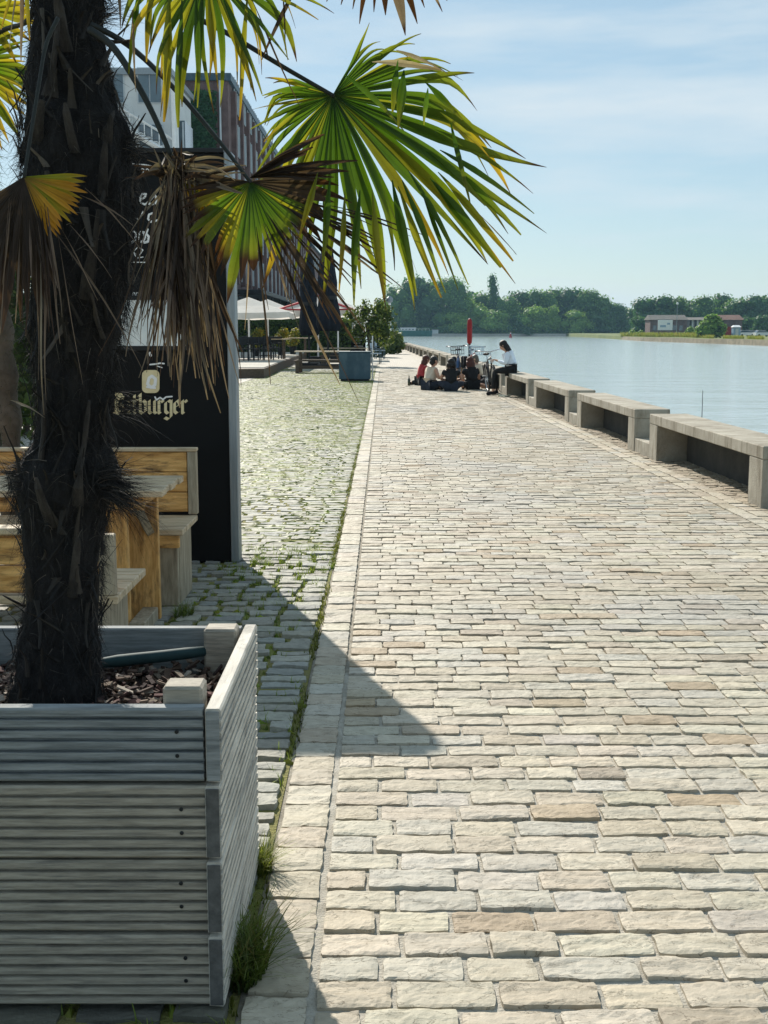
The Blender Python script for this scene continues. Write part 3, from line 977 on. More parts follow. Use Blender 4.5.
def text_on(s, px, py, size_px, name, m, rot=0.0, shear=0.0):
    cu = bpy.data.curves.new(name, 'FONT')
    cu.body = s
    cu.size = size_px * YS / F * 1.4
    cu.shear = shear
    cu.extrude = .001
    t = bpy.data.objects.new(name, cu)
    col.objects.link(t)
    dg = bpy.context.evaluated_depsgraph_get()
    me = bpy.data.meshes.new_from_object(t.evaluated_get(dg))
    bpy.data.objects.remove(t)
    me.materials.clear(); me.materials.append(m)
    o = bpy.data.objects.new(name, me)
    col.objects.link(o)
    p = W(px, py, YS - .005)
    o.parent = sign
    o.location = (p.x - SX1, p.y - YS, p.z)
    o.rotation_euler = (PI / 2, -rot, 0)
    return o
text_on('2010', 140.5, 174.5, 6.2, 'year_lettering', MT['white'], R(-3))
text_on('en  d  bis', 131, 296, 5.5, 'small_lettering', MT['white'], 0, .3)
b = MB(); a0, a1 = W(100, 300, YS), W(186, 346, YS)
b.box((a0.x, YS - .012, a1.z), (a1.x, YS - .001, a0.z), .002)
L_(b, 'poster', MT['poster'])
b = MB()
for (xa, za, xb_, zb) in ((a0.x - .03, a0.z + .001, a1.x + .03, a0.z + .028), (a0.x - .03, a1.z - .028, a1.x + .03, a1.z - .001), (a0.x - .03, a1.z, a0.x - .001, a0.z), (a1.x + .001, a1.z, a1.x + .03, a0.z)):
    b.box((xa, YS - .018, za), (xb_, YS - .0005, zb))
L_(b, 'poster_frame', MT['darkmetal'])

# ================================================================== WOODEN PLANTER
PX1 = -.352; PX0 = -1.235; PY0 = 2.465; PY1 = 3.205; PZ0, PZ1 = .016, .708
T_ = .034
planter = thing('wooden_planter', ((PX0 + PX1) / 2, (PY0 + PY1) / 2, 0), 'large grey planter of grooved decking boards holding the palm', 'planter')
pc = Vector(planter.location)
def P_(mb, name, m, smooth=False):
    o = mb.build(name, m, None, smooth)
    o.data.transform(Matrix.Translation(-pc))
    o.parent = planter
    return o
NB = 4
BHT = (PZ1 - PZ0) / NB
def grooved(mb, lo, hi, axis, face_sign, z0, z1, fixed, ngroove=6, mirror=False):
    """one decking board: rounded edges and grooves on the outer face; runs from lo to hi along axis"""
    prof = []
    g = (z1 - z0) / (ngroove + 1)
    e = .003
    z = z0 + .002
    prof.append((T_ * .5 - .004, z))
    prof.append((T_ * .5, z + .005))
    for i in range(ngroove):
        zc = z0 + g * (i + 1)
        for dz, dp in ((-.0052, 0), (-.0044, .013), (.0032, .013), (.0042, 0)):
            prof.append((T_ * .5 - dp, zc + dz))
    prof.append((T_ * .5, z1 - .007)); prof.append((T_ * .5 - .004, z1 - .002))
    prof.append((-T_ * .5 + .003, z1 - .002)); prof.append((-T_ * .5, z1 - .006)); prof.append((-T_ * .5, z0 + .004))
    ringA, ringB = [], []
    n = 1
    rings = []
    for s in (lo, hi):
        ring = []
        for d, z in prof:
            p = (s, fixed + face_sign * d, z) if axis == 'x' else (fixed + face_sign * d, s, z)
            ring.append(mb.vert(p))
        rings.append(ring)
    m = len(prof)
    flip = (axis == 'x' and face_sign > 0) or (axis == 'y' and face_sign < 0)
    for i in range(m):
        j = (i + 1) % m
        q = (rings[0][i], rings[0][j], rings[1][j], rings[1][i])
        mb.face(q if flip else q[::-1])
    mb.face(rings[0]); mb.face(rings[1][::-1])
for i in range(NB):
    z0 = PZ0 + BHT * i + .0025; z1 = PZ0 + BHT * (i + 1) - .0025
    off = 0.0
    topb = i == NB - 1
    b = MB(); grooved(b, PX0 + T_ + .002, PX1 - T_ - .002 + (.004 if not topb else 0), 'x', -1, z0, z1, PY0 + T_ / 2 + .006 + .004 * math.sin(i * 2.1)); P_(b, 'front_board', MT['plank_blue'] if topb else MT['plank'])
    b = MB(); grooved(b, PY0 + .001 * i, PY1 + .002 * i, 'y', 1, z0, z1, PX1 - T_ / 2 + (.004 if i == 3 else 0)); P_(b, 'side_board', MT['plank_y'])
    b = MB(); grooved(b, PY0, PY1, 'y', -1, z0, z1, PX0 + T_ / 2); P_(b, 'side_board', MT['plank_y'])
    b = MB(); grooved(b, PX0 + T_ + .002, PX1 - T_ - .002, 'x', 1, z0, z1, PY1 - T_ / 2 - .004); P_(b, 'back_board', MT['plank_blue'])
    # screw heads and a knot or two
    for dz in (.34, .66):
        b = MB(); b.lathe([(.0045, -.001), (.0045, .0012), (.002, .0018)], 10)
        mm = Matrix.Translation((PX1 - T_ - .052 - .006 * (i % 2), PY0 + .0055 + .004 * math.sin(i * 2.1), lerp(z0, z1, dz) + .003)) @ Euler((PI / 2, 0, 0)).to_matrix().to_4x4()
        b.v = [tuple(mm @ Vector(q)) for q in b.v]
        P_(b, 'screw', MT['darkmetal'])
    # dark sawn ends of the side boards towards the camera
    for xx in (PX1 - T_ / 2 + (.004 if i == 3 else 0), PX0 + T_ / 2):
        b = MB(); b.box((xx - T_ * .44, PY0 - .0035, z0 + .006), (xx + T_ * .40, PY0 - .0005, z1 - .007), .001)
        P_(b, 'board_end', MT['plank_blue'] if topb else MT['endgrain'])
for (xx, yy, zt) in ((PX1 - T_ - .094, PY0 + T_ + .012, .738), (PX1 - T_ - .09, PY1 - T_ - .092, .722), (PX0 + T_ + .004, PY0 + T_ + .012, .75), (PX0 + T_ + .004, PY1 - T_ - .092, .74)):
    b = MB(); b.box((xx, yy, PZ0 + .01), (xx + .086, yy + .075, zt), .006); P_(b, 'corner_post', MT['plank'])
for xx in (PX1 - .11, PX0 + .03):
    for yy in (PY0 + .03, PY1 - .11):
        b = MB(); b.box((xx, yy, -.02), (xx + .08, yy + .08, PZ0 + .012), .004); P_(b, 'foot', MT['endgrain'])
b = MB(); b.box((PX0 + T_ + .004, PY0 + T_ + .012, PZ0 + .004), (PX1 - T_ - .004, PY1 - T_ - .008, PZ0 + .03)); P_(b, 'base_board', MT['endgrain'])
# dark base course seen under the front boards
# soil and bark mulch inside
MZ = .612
b = MB()
nn = 22
ids = []
for j in range(nn + 1):
    r_ = []
    for i in range(nn + 1):
        x = lerp(PX0 + T_ + .006, PX1 - T_ - .008, i / nn); y = lerp(PY0 + T_ + .014, PY1 - T_ - .012, j / nn)
        r_.append(b.vert((x, y, MZ - .03 + .025 * mnoise.noise((x * 6, y * 6, 1)) + .01 * mnoise.noise((x * 25, y * 25, 4)))))
    ids.append(r_)
for j in range(nn):
    for i in range(nn): b.face((ids[j][i], ids[j][i + 1], ids[j + 1][i + 1], ids[j + 1][i]))
tag(b.build('potting_soil', MT['soil'], smooth=True), 'dark soil filling the grey wooden planter', 'soil', kind='stuff')
b = MB()
rg = random.Random(3)
CH = [(.07, .045, .035), (.12, .08, .06), (.05, .03, .028), (.22, .17, .13), (.35, .30, .25), (.10, .05, .045)]
for _ in range(1500):
    x = rg.uniform(PX0 + T_ + .03, PX1 - T_ - .03); y = rg.uniform(PY0 + T_ + .03, PY1 - T_ - .03)
    a, l, w = rg.uniform(0, PI), rg.uniform(.014, .045), rg.uniform(.008, .018)
    m_ = Matrix.Translation((x, y, MZ - .02 + rg.uniform(-.005, .03))) @ Euler((rg.gauss(0, .4), rg.gauss(0, .4), a)).to_matrix().to_4x4()
    b.box((-l / 2, -w / 2, -.002), (l / 2, w / 2, .003), .0, vary(CH[rg.choices(range(6), (4, 4, 3, 2, 1, 2))[0]], rg, .15), m_)
tag(b.build('bark_mulch', MT['mulch']), 'brown bark chips covering the soil in the planter', 'mulch', kind='stuff')
b = MB()
hp = [W(60, 668, 3.05), W(101, 663, 3.06), W(118, 661, 3.065), W(135, 659, 3.07), W(160, 656.5, 3.075), W(185, 653.5, 3.08), W(206, 651, 3.09)]
b.tube(hp, [.013, .013, .0165, .016, .016, .0155, .013], 12)
tag(b.build('irrigation_hose', MT['hose'], smooth=True), 'dark teal watering hose lying across the back of the planter', 'hose')

# ================================================================== THE PALM
TY = 2.84
palm = thing('palm_tree', W(57, 697, TY), 'dark shaggy palm with drooping fan leaves growing in the grey planter', 'palm')
po = Vector(palm.location)
def A_(mb, name, m, smooth=False, parent=None, loc=None):
    o = mb.build(name, m, None, smooth)
    o.data.transform(Matrix.Translation(-po))
    o.parent = parent or palm
    return o
OUT = [(-420, 30, 112), (-200, 30, 112), (-100, 32, 110), (-20, 33, 106), (0, 33, 104), (25, 34, 101), (50, 30, 106), (75, 27, 112), (100, 24, 117), (130, 20, 132), (165, 22, 136), (200, 24, 135), (250, 29, 132),
       (300, 30, 128), (350, 32, 118), (400, 36, 113), (440, 34, 108), (462, 16, 116), (480, 11, 119), (496, 14, 115), (520, 22, 107), (560, 25, 103), (600, 25, 101), (640, 18, 99), (670, 13, 101), (695, 8, 105), (712, 4, 110)]
def trunk_at(py):
    l = interp([(a, b_) for a, b_, c in OUT], py); r = interp([(a, c) for a, b_, c in OUT], py)
    p = W((l + r) / 2, py, TY)
    q = W(r, py, TY)
    return p, (q.x - p.x)
b = MB()
SEG = 40
rings = []
ys = list(range(712, -420, -9))
for py in ys:
    p, r = trunk_at(py)
    ring = []
    for k in range(SEG):
        a = 2 * PI * k / SEG
        n = mnoise.noise((math.cos(a) * 2.2, math.sin(a) * 2.2, p.z * 5)) * .16 + mnoise.noise((math.cos(a) * 6, math.sin(a) * 6, p.z * 16)) * .09
        saw = ((p.z * 6.5 + a / (2 * PI) * 3) % 1.0) * .07
        rr = r * (.88 + n + saw)
        ring.append(b.vert((p.x + rr * math.cos(a), p.y + rr * math.sin(a), p.z)))
    rings.append(ring)
for i in range(len(rings) - 1):
    for k in range(SEG): b.face((rings[i][k], rings[i][(k + 1) % SEG], rings[i + 1][(k + 1) % SEG], rings[i + 1][k]))
b.face(rings[-1])
A_(b, 'trunk', MT['trunk'], True)

# hairy fibre
rg = random.Random(21)
HC_ = [(.014, .014, .015), (.028, .026, .026), (.009, .009, .010), (.05, .044, .038), (.11, .095, .08)]
b = MB()
def hair(mb, p, d, L, w, c, sag, rg, seg=4):
    d = d.normalized()
    s = d.cross(Vector((rg.gauss(0, 1), rg.gauss(0, 1), rg.gauss(0, 1)))).normalized()
    cur = Vector((rg.gauss(0, .2), rg.gauss(0, .2), rg.gauss(0, .2)))
    prev = None
    for k in range(seg + 1):
        t = k / seg
        q = p + d * L * t + cur * L * t * t + Vector((0, 0, -sag * L * t * t))
        ww = w * (1 - .85 * t)
        l, r = mb.vert(q - s * ww, c), mb.vert(q + s * ww, c)
        if prev: mb.face((prev[0], prev[1], r, l))
        prev = (l, r)
for _ in range(15000):
    py = rg.uniform(-60, 705)
    p, r = trunk_at(py)
    a = rg.uniform(0, 2 * PI)
    if rg.random() < .5: a = rg.choice((0, PI)) + rg.gauss(0, .5)
    o = Vector((math.cos(a), math.sin(a), 0))
    dens = 1.0
    if 120 < py < 360 or 455 < py < 520: dens = 1.6
    d = o * rg.uniform(.08, .6) + Vector((-o.y, o.x, 0)) * rg.gauss(0, 1.0) + Vector((0, 0, rg.gauss(-.35, .9)))
    hair(b, p + o * r * .97, d, rg.uniform(.012, .042) * dens, rg.uniform(.0004, .0010), vary(HC_[rg.choices(range(5), (5, 4, 4, 2, 1))[0]], rg, .2), rg.uniform(.1, .8), rg)
# broken sheath pieces lying over one another on the trunk
for _ in range(210):
    py = rg.uniform(-40, 690)
    p, r = trunk_at(py)
    a = rg.uniform(PI * 1.0, PI * 2.0) if rg.random() < .8 else rg.uniform(0, PI)
    o = Vector((math.cos(a), math.sin(a), 0)); s_ = Vector((-o.y, o.x, 0))
    L = rg.uniform(.03, .12); w = rg.uniform(.002, .010)
    lean = s_ * rg.gauss(0, .55) + Vector((0, 0, rg.choice((1, 1, 1, -1))))
    c = vary(rg.choice(((.018, .017, .018), (.028, .026, .025), (.05, .043, .036), (.012, .012, .013), (.075, .065, .055))), rg, .25)
    c = tuple(x * (.4 if py > 330 else .75) for x in c)
    prev = None
    for k in range(5):
        t = k / 4
        q = p + o * (r * .98 + .003 + .03 * t * t * rg.uniform(.7, 1.2)) + lean.normalized() * L * t
        ww = w * (1 - .65 * t) * rg.uniform(.8, 1.2)
        l_, m_, r_ = b.vert(q - s_ * ww, c), b.vert(q + o * ww * .45, tuple(x * 1.2 for x in c)), b.vert(q + s_ * ww, c)
        if prev:
            b.face((prev[0], prev[1], m_, l_)); b.face((prev[1], prev[2], r_, m_))
        prev = (l_, m_, r_)
# ragged collars of hair standing off at mid height
for (px, py, dx, dz, n, L) in ((104, 478, 1, .05, 150, .105), (108, 492, 1, -.25, 260, .105), (103, 470, .9, .35, 90, .06), (20, 476, -1, .5, 150, .05), (22, 488, -1, .1, 120, .04), (120, 405, 1, -.1, 160, .075), (128, 150, .8, .3, 130, .06), (34, 30, .9, .1, 0, .1), (102, 18, .9, .4, 90, .07)):
    for _ in range(n):
        p = W(px + rg.gauss(0, 4), py + rg.gauss(0, 6), TY - rg.uniform(-.04, .1))
        d = Vector((dx, rg.gauss(-.1, .3), dz + rg.gauss(0, .28)))
        hair(b, p, d, L * rg.uniform(.4, 1.25), rg.uniform(.0005, .0012), vary(HC_[rg.choices(range(5), (4, 4, 4, 3, 1))[0]], rg, .2), rg.uniform(0, .6), rg, 5)
# two dark tapering wisps reaching right over the table
for (x0, y0, x1, y1) in ((104, 478, 142, 489), (104, 494, 154, 508)):
    for _ in range(70):
        p0 = W(x0 + rg.gauss(0, 3), y0 + rg.gauss(0, 4), TY - .05)
        p1 = W(x1 + rg.gauss(0, 5), y1 + rg.gauss(0, 3), TY - .08)
        hair(b, p0, p1 - p0, (p1 - p0).length * rg.uniform(.6, 1.05), .0012, vary(HC_[rg.randrange(3)], rg, .2), rg.uniform(-.1, .15), rg, 5)
A_(b, 'trunk_hair', MT['fibre'])

# old leaf bases: stubs hugging the trunk
STUBS = [(75, 60, 70, 10, .020), (62, 105, 72, 30, .020), (88, 160, 82, 115, .014), (50, 150, 60, 112, .016), (115, 150, 122, 118, .014), (112, 200, 118, 150, .012), (95, 300, 108, 245, .014), (60, 320, 52, 260, .012),
         (100, 300, 112, 215, .010), (88, 470, 100, 398, .017), (52, 455, 58, 392, .016), (62, 520, 55, 470, .015), (88, 500, 96, 452, .014), (38, 595, 40, 560, .012), (97, 610, 103, 570, .010), (80, 590, 90, 530, .013), (24, 604, 10, 590, .008),
         (30, 250, 24, 190, .014), (72, 240, 66, 180, .016)]
for i, (x0, y0, x1, y1, r) in enumerate(STUBS):
    b = MB()
    def onface(px, py, out):
        p, rr = trunk_at(py)
        q = W(px, py, TY)
        dx = max(-.97, min(.97, (q.x - p.x) / rr))
        return Vector((q.x, TY - rr * math.sqrt(1 - dx * dx) * 1.0 - out, p.z))
    pts = [onface(x0, y0, -.01), onface(lerp(x0, x1, .4), lerp(y0, y1, .4), .010), onface(lerp(x0, x1, .8), lerp(y0, y1, .8), .026), onface(x1, y1, .034)]
    r *= .82
    b.tube(pts, [r * 1.25, r * (.9 + .3 * rnd.random()), r * (.7 + .3 * rnd.random()), r * .45], 7, flat=.45)
    A_(b, 'leaf_base', MT['stub'])

def pal(name):
    return {'green': ((.030, .085, .008), (.075, .14, .010), (.22, .22, .02)), 'yellow': ((.12, .16, .012), (.28, .27, .02), (.36, .22, .02)),
            'orange': ((.16, .10, .02), (.48, .26, .02), (.45, .20, .02)), 'dead': ((.12, .085, .068), (.20, .145, .115), (.24, .18, .14)),
            'dark': ((.035, .026, .022), (.05, .035, .028), (.07, .04, .028)), 'drygrey': ((.22, .19, .16), (.28, .23, .18), (.2, .15, .11))}[name]
BROWN = (.055, .025, .012)

def fan(mb, hub, Y, a0, a1, keys, n, seed, pal_name, tilt=(0, 0), split=.5, droop=.5, tipbrown=.12, wmul=1.0, curl=0.0, jitter=.06, fold=.3, twist=0.0, palfn=None, seg=16, dep_curl=.12, maxw=.024, dfn=None):
    """a fan leaf: folded leaflets joined near the hub, free tips that taper and hang. a0..a1 in degrees in the upright plane
    through the hub; tilt leans that plane in depth"""
    rg = random.Random(seed)
    H = W(hub[0], hub[1], Y)
    s = (Y * cp + (HC - H.z) * sp) / F
    da = R(abs(a1 - a0)) / n
    for i in range(n):
        a = R(lerp(a0, a1, (i + .5) / n)) + rg.gauss(0, da * jitter)
        L = interp(keys, math.degrees(a)) * s * rg.uniform(.9, 1.07)
        d = Vector((math.cos(a), tilt[0] * math.cos(a) + tilt[1] * math.sin(a), math.sin(a)))
        t_ = Vector((-math.sin(a), -tilt[0] * math.sin(a) + tilt[1] * math.cos(a), math.cos(a))).normalized()
        nrm = d.cross(t_).normalized()
        P = palfn(math.degrees(a), rg) if palfn else pal_name
        C0, C1, C2 = [vary(c, rg, .12) for c in pal(P)]
        ts = max(.15, min(.9, split + rg.gauss(0, .07)))
        dr = droop * rg.uniform(.5, 1.6)
        cu = curl * rg.gauss(0, 1)
        dc = dep_curl * rg.gauss(0, 1)
        bend = rg.random()
        kink = rg.uniform(ts, .9); ks = rg.random() ** 2
        if dfn: dr *= dfn(math.degrees(a))
        tb = tipbrown * rg.uniform(.3, 1.8)
        w_s = min(maxw * wmul, L * ts * math.tan(da / 2) * 1.05 * wmul)
        fo = fold * rg.uniform(.7, 1.3)
        prev = None
        pos = H.copy()
        dirv = d.normalized()
        tw = 0.0
        for k in range(seg + 1):
            t = k / seg
            if k:
                step = L / seg
                g = dr * (max(0, t - ts * .8) * 2.0 + 5.0 * math.exp(-((t - kink) / .07) ** 2) * ks) / seg * 4
                dirv = (dirv + Vector((0, 0, -1)) * g * .55 + t_ * cu * t / seg * 3 + nrm * dc * t / seg * 4).normalized()
                pos = pos + dirv * step
            if t < ts: w = w_s * (t / ts) ** .9 + .0008
            else:
                q = (t - ts) / (1 - ts)
                w = w_s * (1 - q ** 1.7) * (1 - .25 * q) + .0006
            side = t_ - dirv * t_.dot(dirv)
            side = side.normalized() if side.length > .05 else nrm.cross(dirv).normalized()
            tw = twist * (t - ts) * (bend - .5) * 4 if t > ts else 0
            nn_ = side.cross(dirv).normalized()
            sv = side * math.cos(tw) + nn_ * math.sin(tw)
            up = sv.cross(dirv).normalized()
            c = tuple(lerp(x, y, min(1, t / .5)) for x, y in zip(C0, C1)) if t < .5 else tuple(lerp(x, y, (t - .5) / .5) for x, y in zip(C1, C2))
            if tb > 0:
                q = max(0, min(1, (t - (1 - tb)) / max(.03, tb * .35)))
                c = tuple(lerp(x, y, q) for x, y in zip(c, BROWN))
            vl = mb.vert(pos - sv * w, c); vm = mb.vert(pos + up * w * fo * 2, tuple(x * .8 for x in c)); vr = mb.vert(pos + sv * w, c)
            if prev:
                mb.face((prev[0], prev[1], vm, vl)); mb.face((prev[1], prev[2], vr, vm))
            prev = (vl, vm, vr)

def strands(mb, items, seed, w=.004, name='dead', jitter=3, curl=.25):
    """separate hanging dry leaf strips: (x0, y0, Y0, x1, y1, Y1, pal, w)"""
    rg = random.Random(seed)
    for (x0, y0, Y0, x1, y1, Y1, P, w) in items:
        A, B = W(x0, y0, Y0), W(x1, y1, Y1)
        C0, C1, C2 = [vary(c, rg, .15) for c in pal(P)]
        D = B - A
        sidev = D.cross(Vector((rg.gauss(0, .4), 1, rg.gauss(0, .2)))).normalized()
        dep = Vector((0, 1, 0))
        ph, am = rg.uniform(0, 6), curl * rg.uniform(.2, 1) * D.length * .09
        a_tw = rg.uniform(-1.2, 1.2); a_0 = rg.uniform(-.8, .8)
        prev = None
        S = 14
        for k in range(S + 1):
            t = k / S
            q = A + D * t + sidev * am * math.sin(ph + t * 4) * t + dep * am * math.cos(ph * 2 + t * 5) * t + Vector((0, 0, .12 * D.length * t * (1 - t) * rg.uniform(.9, 1.1) if abs(D.x) > abs(D.z) * .5 else 0))
            ww = w * min(1.0, .10 + 2.4 * t) * (1 - max(0, t - .4) ** 1.5 * 1.7)
            ang = a_0 + a_tw * t
            sv = (sidev * math.cos(ang) + dep * math.sin(ang)).normalized()
            up = sv.cross(D).normalized()
            c = tuple(lerp(x, y, t * 2) for x, y in zip(C0, C1)) if t < .5 else tuple(lerp(x, y, t * 2 - 1) for x, y in zip(C1, C2))
            ww = max(ww, .0006)
            vl, vm, vr = mb.vert(q - sv * ww, c), mb.vert(q + up * ww * .7, tuple(x * .75 for x in c)), mb.vert(q + sv * ww, c)
            if prev:
                mb.face((prev[0], prev[1], vm, vl)); mb.face((prev[1], prev[2], vr, vm))
            prev = (vl, vm, vr)

def petiole(parent, pts, r):
    b = MB()
    # smooth the pixel polyline
    P = [W(*p) for p in pts]
    out = []
    for i in range(len(P) - 1):
        p0, p1, p2, p3 = P[max(i - 1, 0)], P[i], P[i + 1], P[min(i + 2, len(P) - 1)]
        for k in range(5):
            t = k / 5
            out.append(.5 * ((2 * p1) + (p2 - p0) * t + (2 * p0 - 5 * p1 + 4 * p2 - p3) * t * t + (3 * p1 - p0 - 3 * p2 + p3) * t ** 3))
    out.append(P[-1])
    rr = [lerp(r[0], r[1], i / (len(out) - 1)) for i in range(len(out))]
    b.tube(out, rr, 8, flat=.7)
    A_(b, 'petiole', MT['petiole'], True, parent)

# --- 1: the big green fan reaching over the path
b = MB()
KEY1 = [(-205, 70), (-180, 85), (-160, 95), (-140, 120), (-125, 150), (-112, 190), (-100, 210), (-90, 222), (-75, 222), (-60, 232), (-45, 250), (-33, 258), (-20, 240), (-8, 200), (10, 150), (40, 100), (70, 60)]
def pf1(a, rg):
    return 'green' if rg.random() > .13 else 'yellow'
fan(b, (333, 95), 2.74, -205, 62, KEY1, 54, 12, 'green', tilt=(-.25, .30), split=.52, droop=.7, tipbrown=.07, palfn=pf1, fold=.3, twist=1.0, curl=.14, jitter=.16, dep_curl=.22, dfn=lambda a: interp([(-210, 1.6), (-120, 1.0), (-75, .55), (-50, .2), (-20, .18), (0, .7), (60, 1.5)], a))
# folded tips that hang over the front of the fan
strands(b, [(345, 75, 2.58, 404, 130, 2.5, 'green', .010), (404, 70, 2.5, 398, 128, 2.46, 'green', .011), (372, 62, 2.55, 442, 70, 2.5, 'drygrey', .007), (396, 50, 2.52, 448, 74, 2.48, 'drygrey', .006), (425, 82, 2.46, 462, 120, 2.42, 'green', .007),
            (428, 88, 2.45, 424, 125, 2.43, 'green', .009), (440, 112, 2.42, 490, 158, 2.38, 'yellow', .0055), (450, 120, 2.42, 470, 205, 2.4, 'green', .009), (398, 60, 2.5, 392, 112, 2.47, 'green', .009),
            (300, 110, 2.6, 264, 142, 2.58, 'yellow', .006), (310, 88, 2.62, 262, 95, 2.62, 'green', .006), (318, 100, 2.6, 250, 128, 2.6, 'green', .006), (384, 190, 2.5, 420, 282, 2.5, 'dead', .0012), (480, 215, 2.4, 516, 255, 2.4, 'dead', .0012)]
    + [(x0, y0, 2.5, x1, y1, 2.44, P, w) for x0, y0, x1, y1, P, w in ((392, 180, 416, 296, 'green', .010), (402, 180, 448, 292, 'green', .010), (398, 186, 440, 298, 'yellow', .008), (420, 185, 458, 290, 'green', .009), (372, 190, 383, 298, 'yellow', .009), (360, 190, 352, 305, 'green', .009),
       (345, 190, 340, 292, 'yellow', .007), (430, 178, 500, 268, 'green', .011), (438, 172, 512, 262, 'yellow', .008), (442, 160, 520, 236, 'green', .010), (425, 150, 486, 205, 'green', .010), (440, 150, 534, 214, 'green', .010), (330, 180, 322, 262, 'green', .008), (318, 172, 300, 238, 'yellow', .007), (408, 170, 470, 284, 'green', .010))], 8)
fr = A_(b, 'frond', MT['palmleaf'])
fr['label'] = 'large green fan leaf spread over the path'
petiole(fr, [(100, -60, 2.78), (165, 0, 2.75), (225, 32, 2.7), (285, 68, 2.65), (334, 96, 2.62)], (.0105, .006))

# --- 2: yellow-green fan with brown ends, in front of the building
b = MB()
KEY2 = [(-200, 60), (-170, 70), (-150, 75), (-130, 88), (-115, 96), (-100, 118), (-88, 95), (-70, 88), (-50, 85), (-35, 92), (-20, 100), (0, 100)]
def pf2(a, rg):
    if a > -22: return 'dark'
    if a < -160: return 'dark'
    return 'yellow' if rg.random() < .55 else 'green'
fan(b, (250, 182), 2.56, -190, 10, KEY2, 30, 17, 'yellow', tilt=(-.1, .18), split=.66, droop=.35, tipbrown=.26, palfn=pf2, fold=.25, twist=.4, maxw=.02)
rg = random.Random(5)
it = []
for _ in range(22):      # withered dark ends on the right
    a = R(rg.uniform(-70, -14)); r0 = rg.uniform(30, 95); r1 = r0 + rg.uniform(55, 120)
    it.append((250 + r0 * math.cos(a), 182 - r0 * math.sin(a), 2.54, 250 + r1 * math.cos(a * .95), 182 - r1 * math.sin(a) * 1.02, 2.5, 'dark', rg.uniform(.0022, .0048)))
for _ in range(12):      # dark folded leaflets above the hub
    a = R(rg.uniform(0, 40)); r1 = rg.uniform(60, 115)
    it.append((250, 178, 2.55, 250 + r1 * math.cos(a), 182 - r1 * math.sin(a) * .8, 2.52, 'dark', rg.uniform(.005, .009)))
for (x, y) in ((392, 285), (388, 262), (352, 285), (345, 250), (330, 318), (318, 340), (300, 330), (288, 300), (345, 300), (360, 405), (338, 386), (272, 384), (312, 330), (246, 330), (268, 310)):
    it.append((250 + (x - 250) * .35, 182 + (y - 182) * .35, 2.54, x, y, 2.5, rg.choice(('dark', 'dark', 'dead')), rg.uniform(.0022, .0040)))
strands(b, it, 9)
fr = A_(b, 'frond', MT['palmleaf'])
fr['label'] = 'yellowing fan leaf with dark withered tips'
petiole(fr, [(92, 25, 2.74), (128, 45, 2.72), (170, 84, 2.66), (215, 136, 2.61), (251, 183, 2.56)], (.010, .0055))

# --- 3: dead brown fan hanging beside the sign
b = MB()
rg = random.Random(31)
it = []
for _ in range(130):
    hx, hy = rg.gauss(178, 13), rg.uniform(150, 215)
    L = rg.uniform(.45, 1.0)
    ex = 178 + (hx - 178) * 1.2 + rg.gauss(5, 23)
    ey = lerp(235, 385, L) + rg.uniform(-12, 12)
    it.append((hx, hy, 2.62 + rg.gauss(0, .03), ex, ey, 2.60 + rg.gauss(0, .05), rg.choice(('dead', 'dead', 'drygrey', 'dark', 'dark', 'dark')), rg.uniform(.0014, .0065)))
for (ex, ey, P, w) in ((192, 408, 'drygrey', .008), (200, 400, 'drygrey', .0055), (212, 414, 'drygrey', .005), (178, 398, 'dead', .005), (168, 380, 'dead', .004), (236, 398, 'dead', .004), (244, 386, 'dead', .0035), (220, 382, 'dead', .004), (150, 340, 'dead', .004), (142, 322, 'dead', .003), (207, 360, 'dead', .006), (186, 372, 'dead', .005)):
    it.append((182 + rg.gauss(4, 9), rg.uniform(170, 230), 2.6, ex, ey, 2.56, P, w))
for _ in range(42):      # crumpled mass at the hub
    a = R(rg.uniform(-30, 190)); r1 = rg.uniform(18, 52)
    it.append((178 + rg.gauss(0, 8), 172 + rg.gauss(0, 9), 2.64, 184 + r1 * math.cos(a) * 1.25, 172 - r1 * math.sin(a) * .42 + rg.gauss(0, 7), 2.58 + rg.gauss(0, .03), rg.choice(('dead', 'dark', 'dark', 'drygrey')), rg.uniform(.003, .008)))
for (x0, y0, x1, y1) in ((168, 178, 138, 262), (165, 182, 146, 300), (170, 190, 132, 330), (172, 176, 150, 250), (168, 186, 128, 236), (166, 180, 142, 215), (170, 200, 136, 286), (165, 190, 155, 330)):
    it.append((x0, y0, 2.6, x1, y1, 2.57, rg.choice(('dead', 'dark', 'drygrey')), rg.uniform(.0022, .0045)))
strands(b, it, 32, curl=.8)
fan(b, (183, 183), 2.61, -66, -14, [(-70, 48), (-40, 55), (-10, 50)], 9, 3, 'yellow', split=.7, droop=.1, tipbrown=.15, palfn=lambda a, g: 'yellow' if g.random() < .5 else 'orange')
fr = A_(b, 'frond', MT['deadleaf'])
fr['label'] = 'dead brown fan leaf hanging in dry strips'
petiole(fr, [(90, 30, 2.70), (112, 46, 2.68), (135, 80, 2.66), (155, 118, 2.64), (172, 158, 2.63)], (.012, .0075))

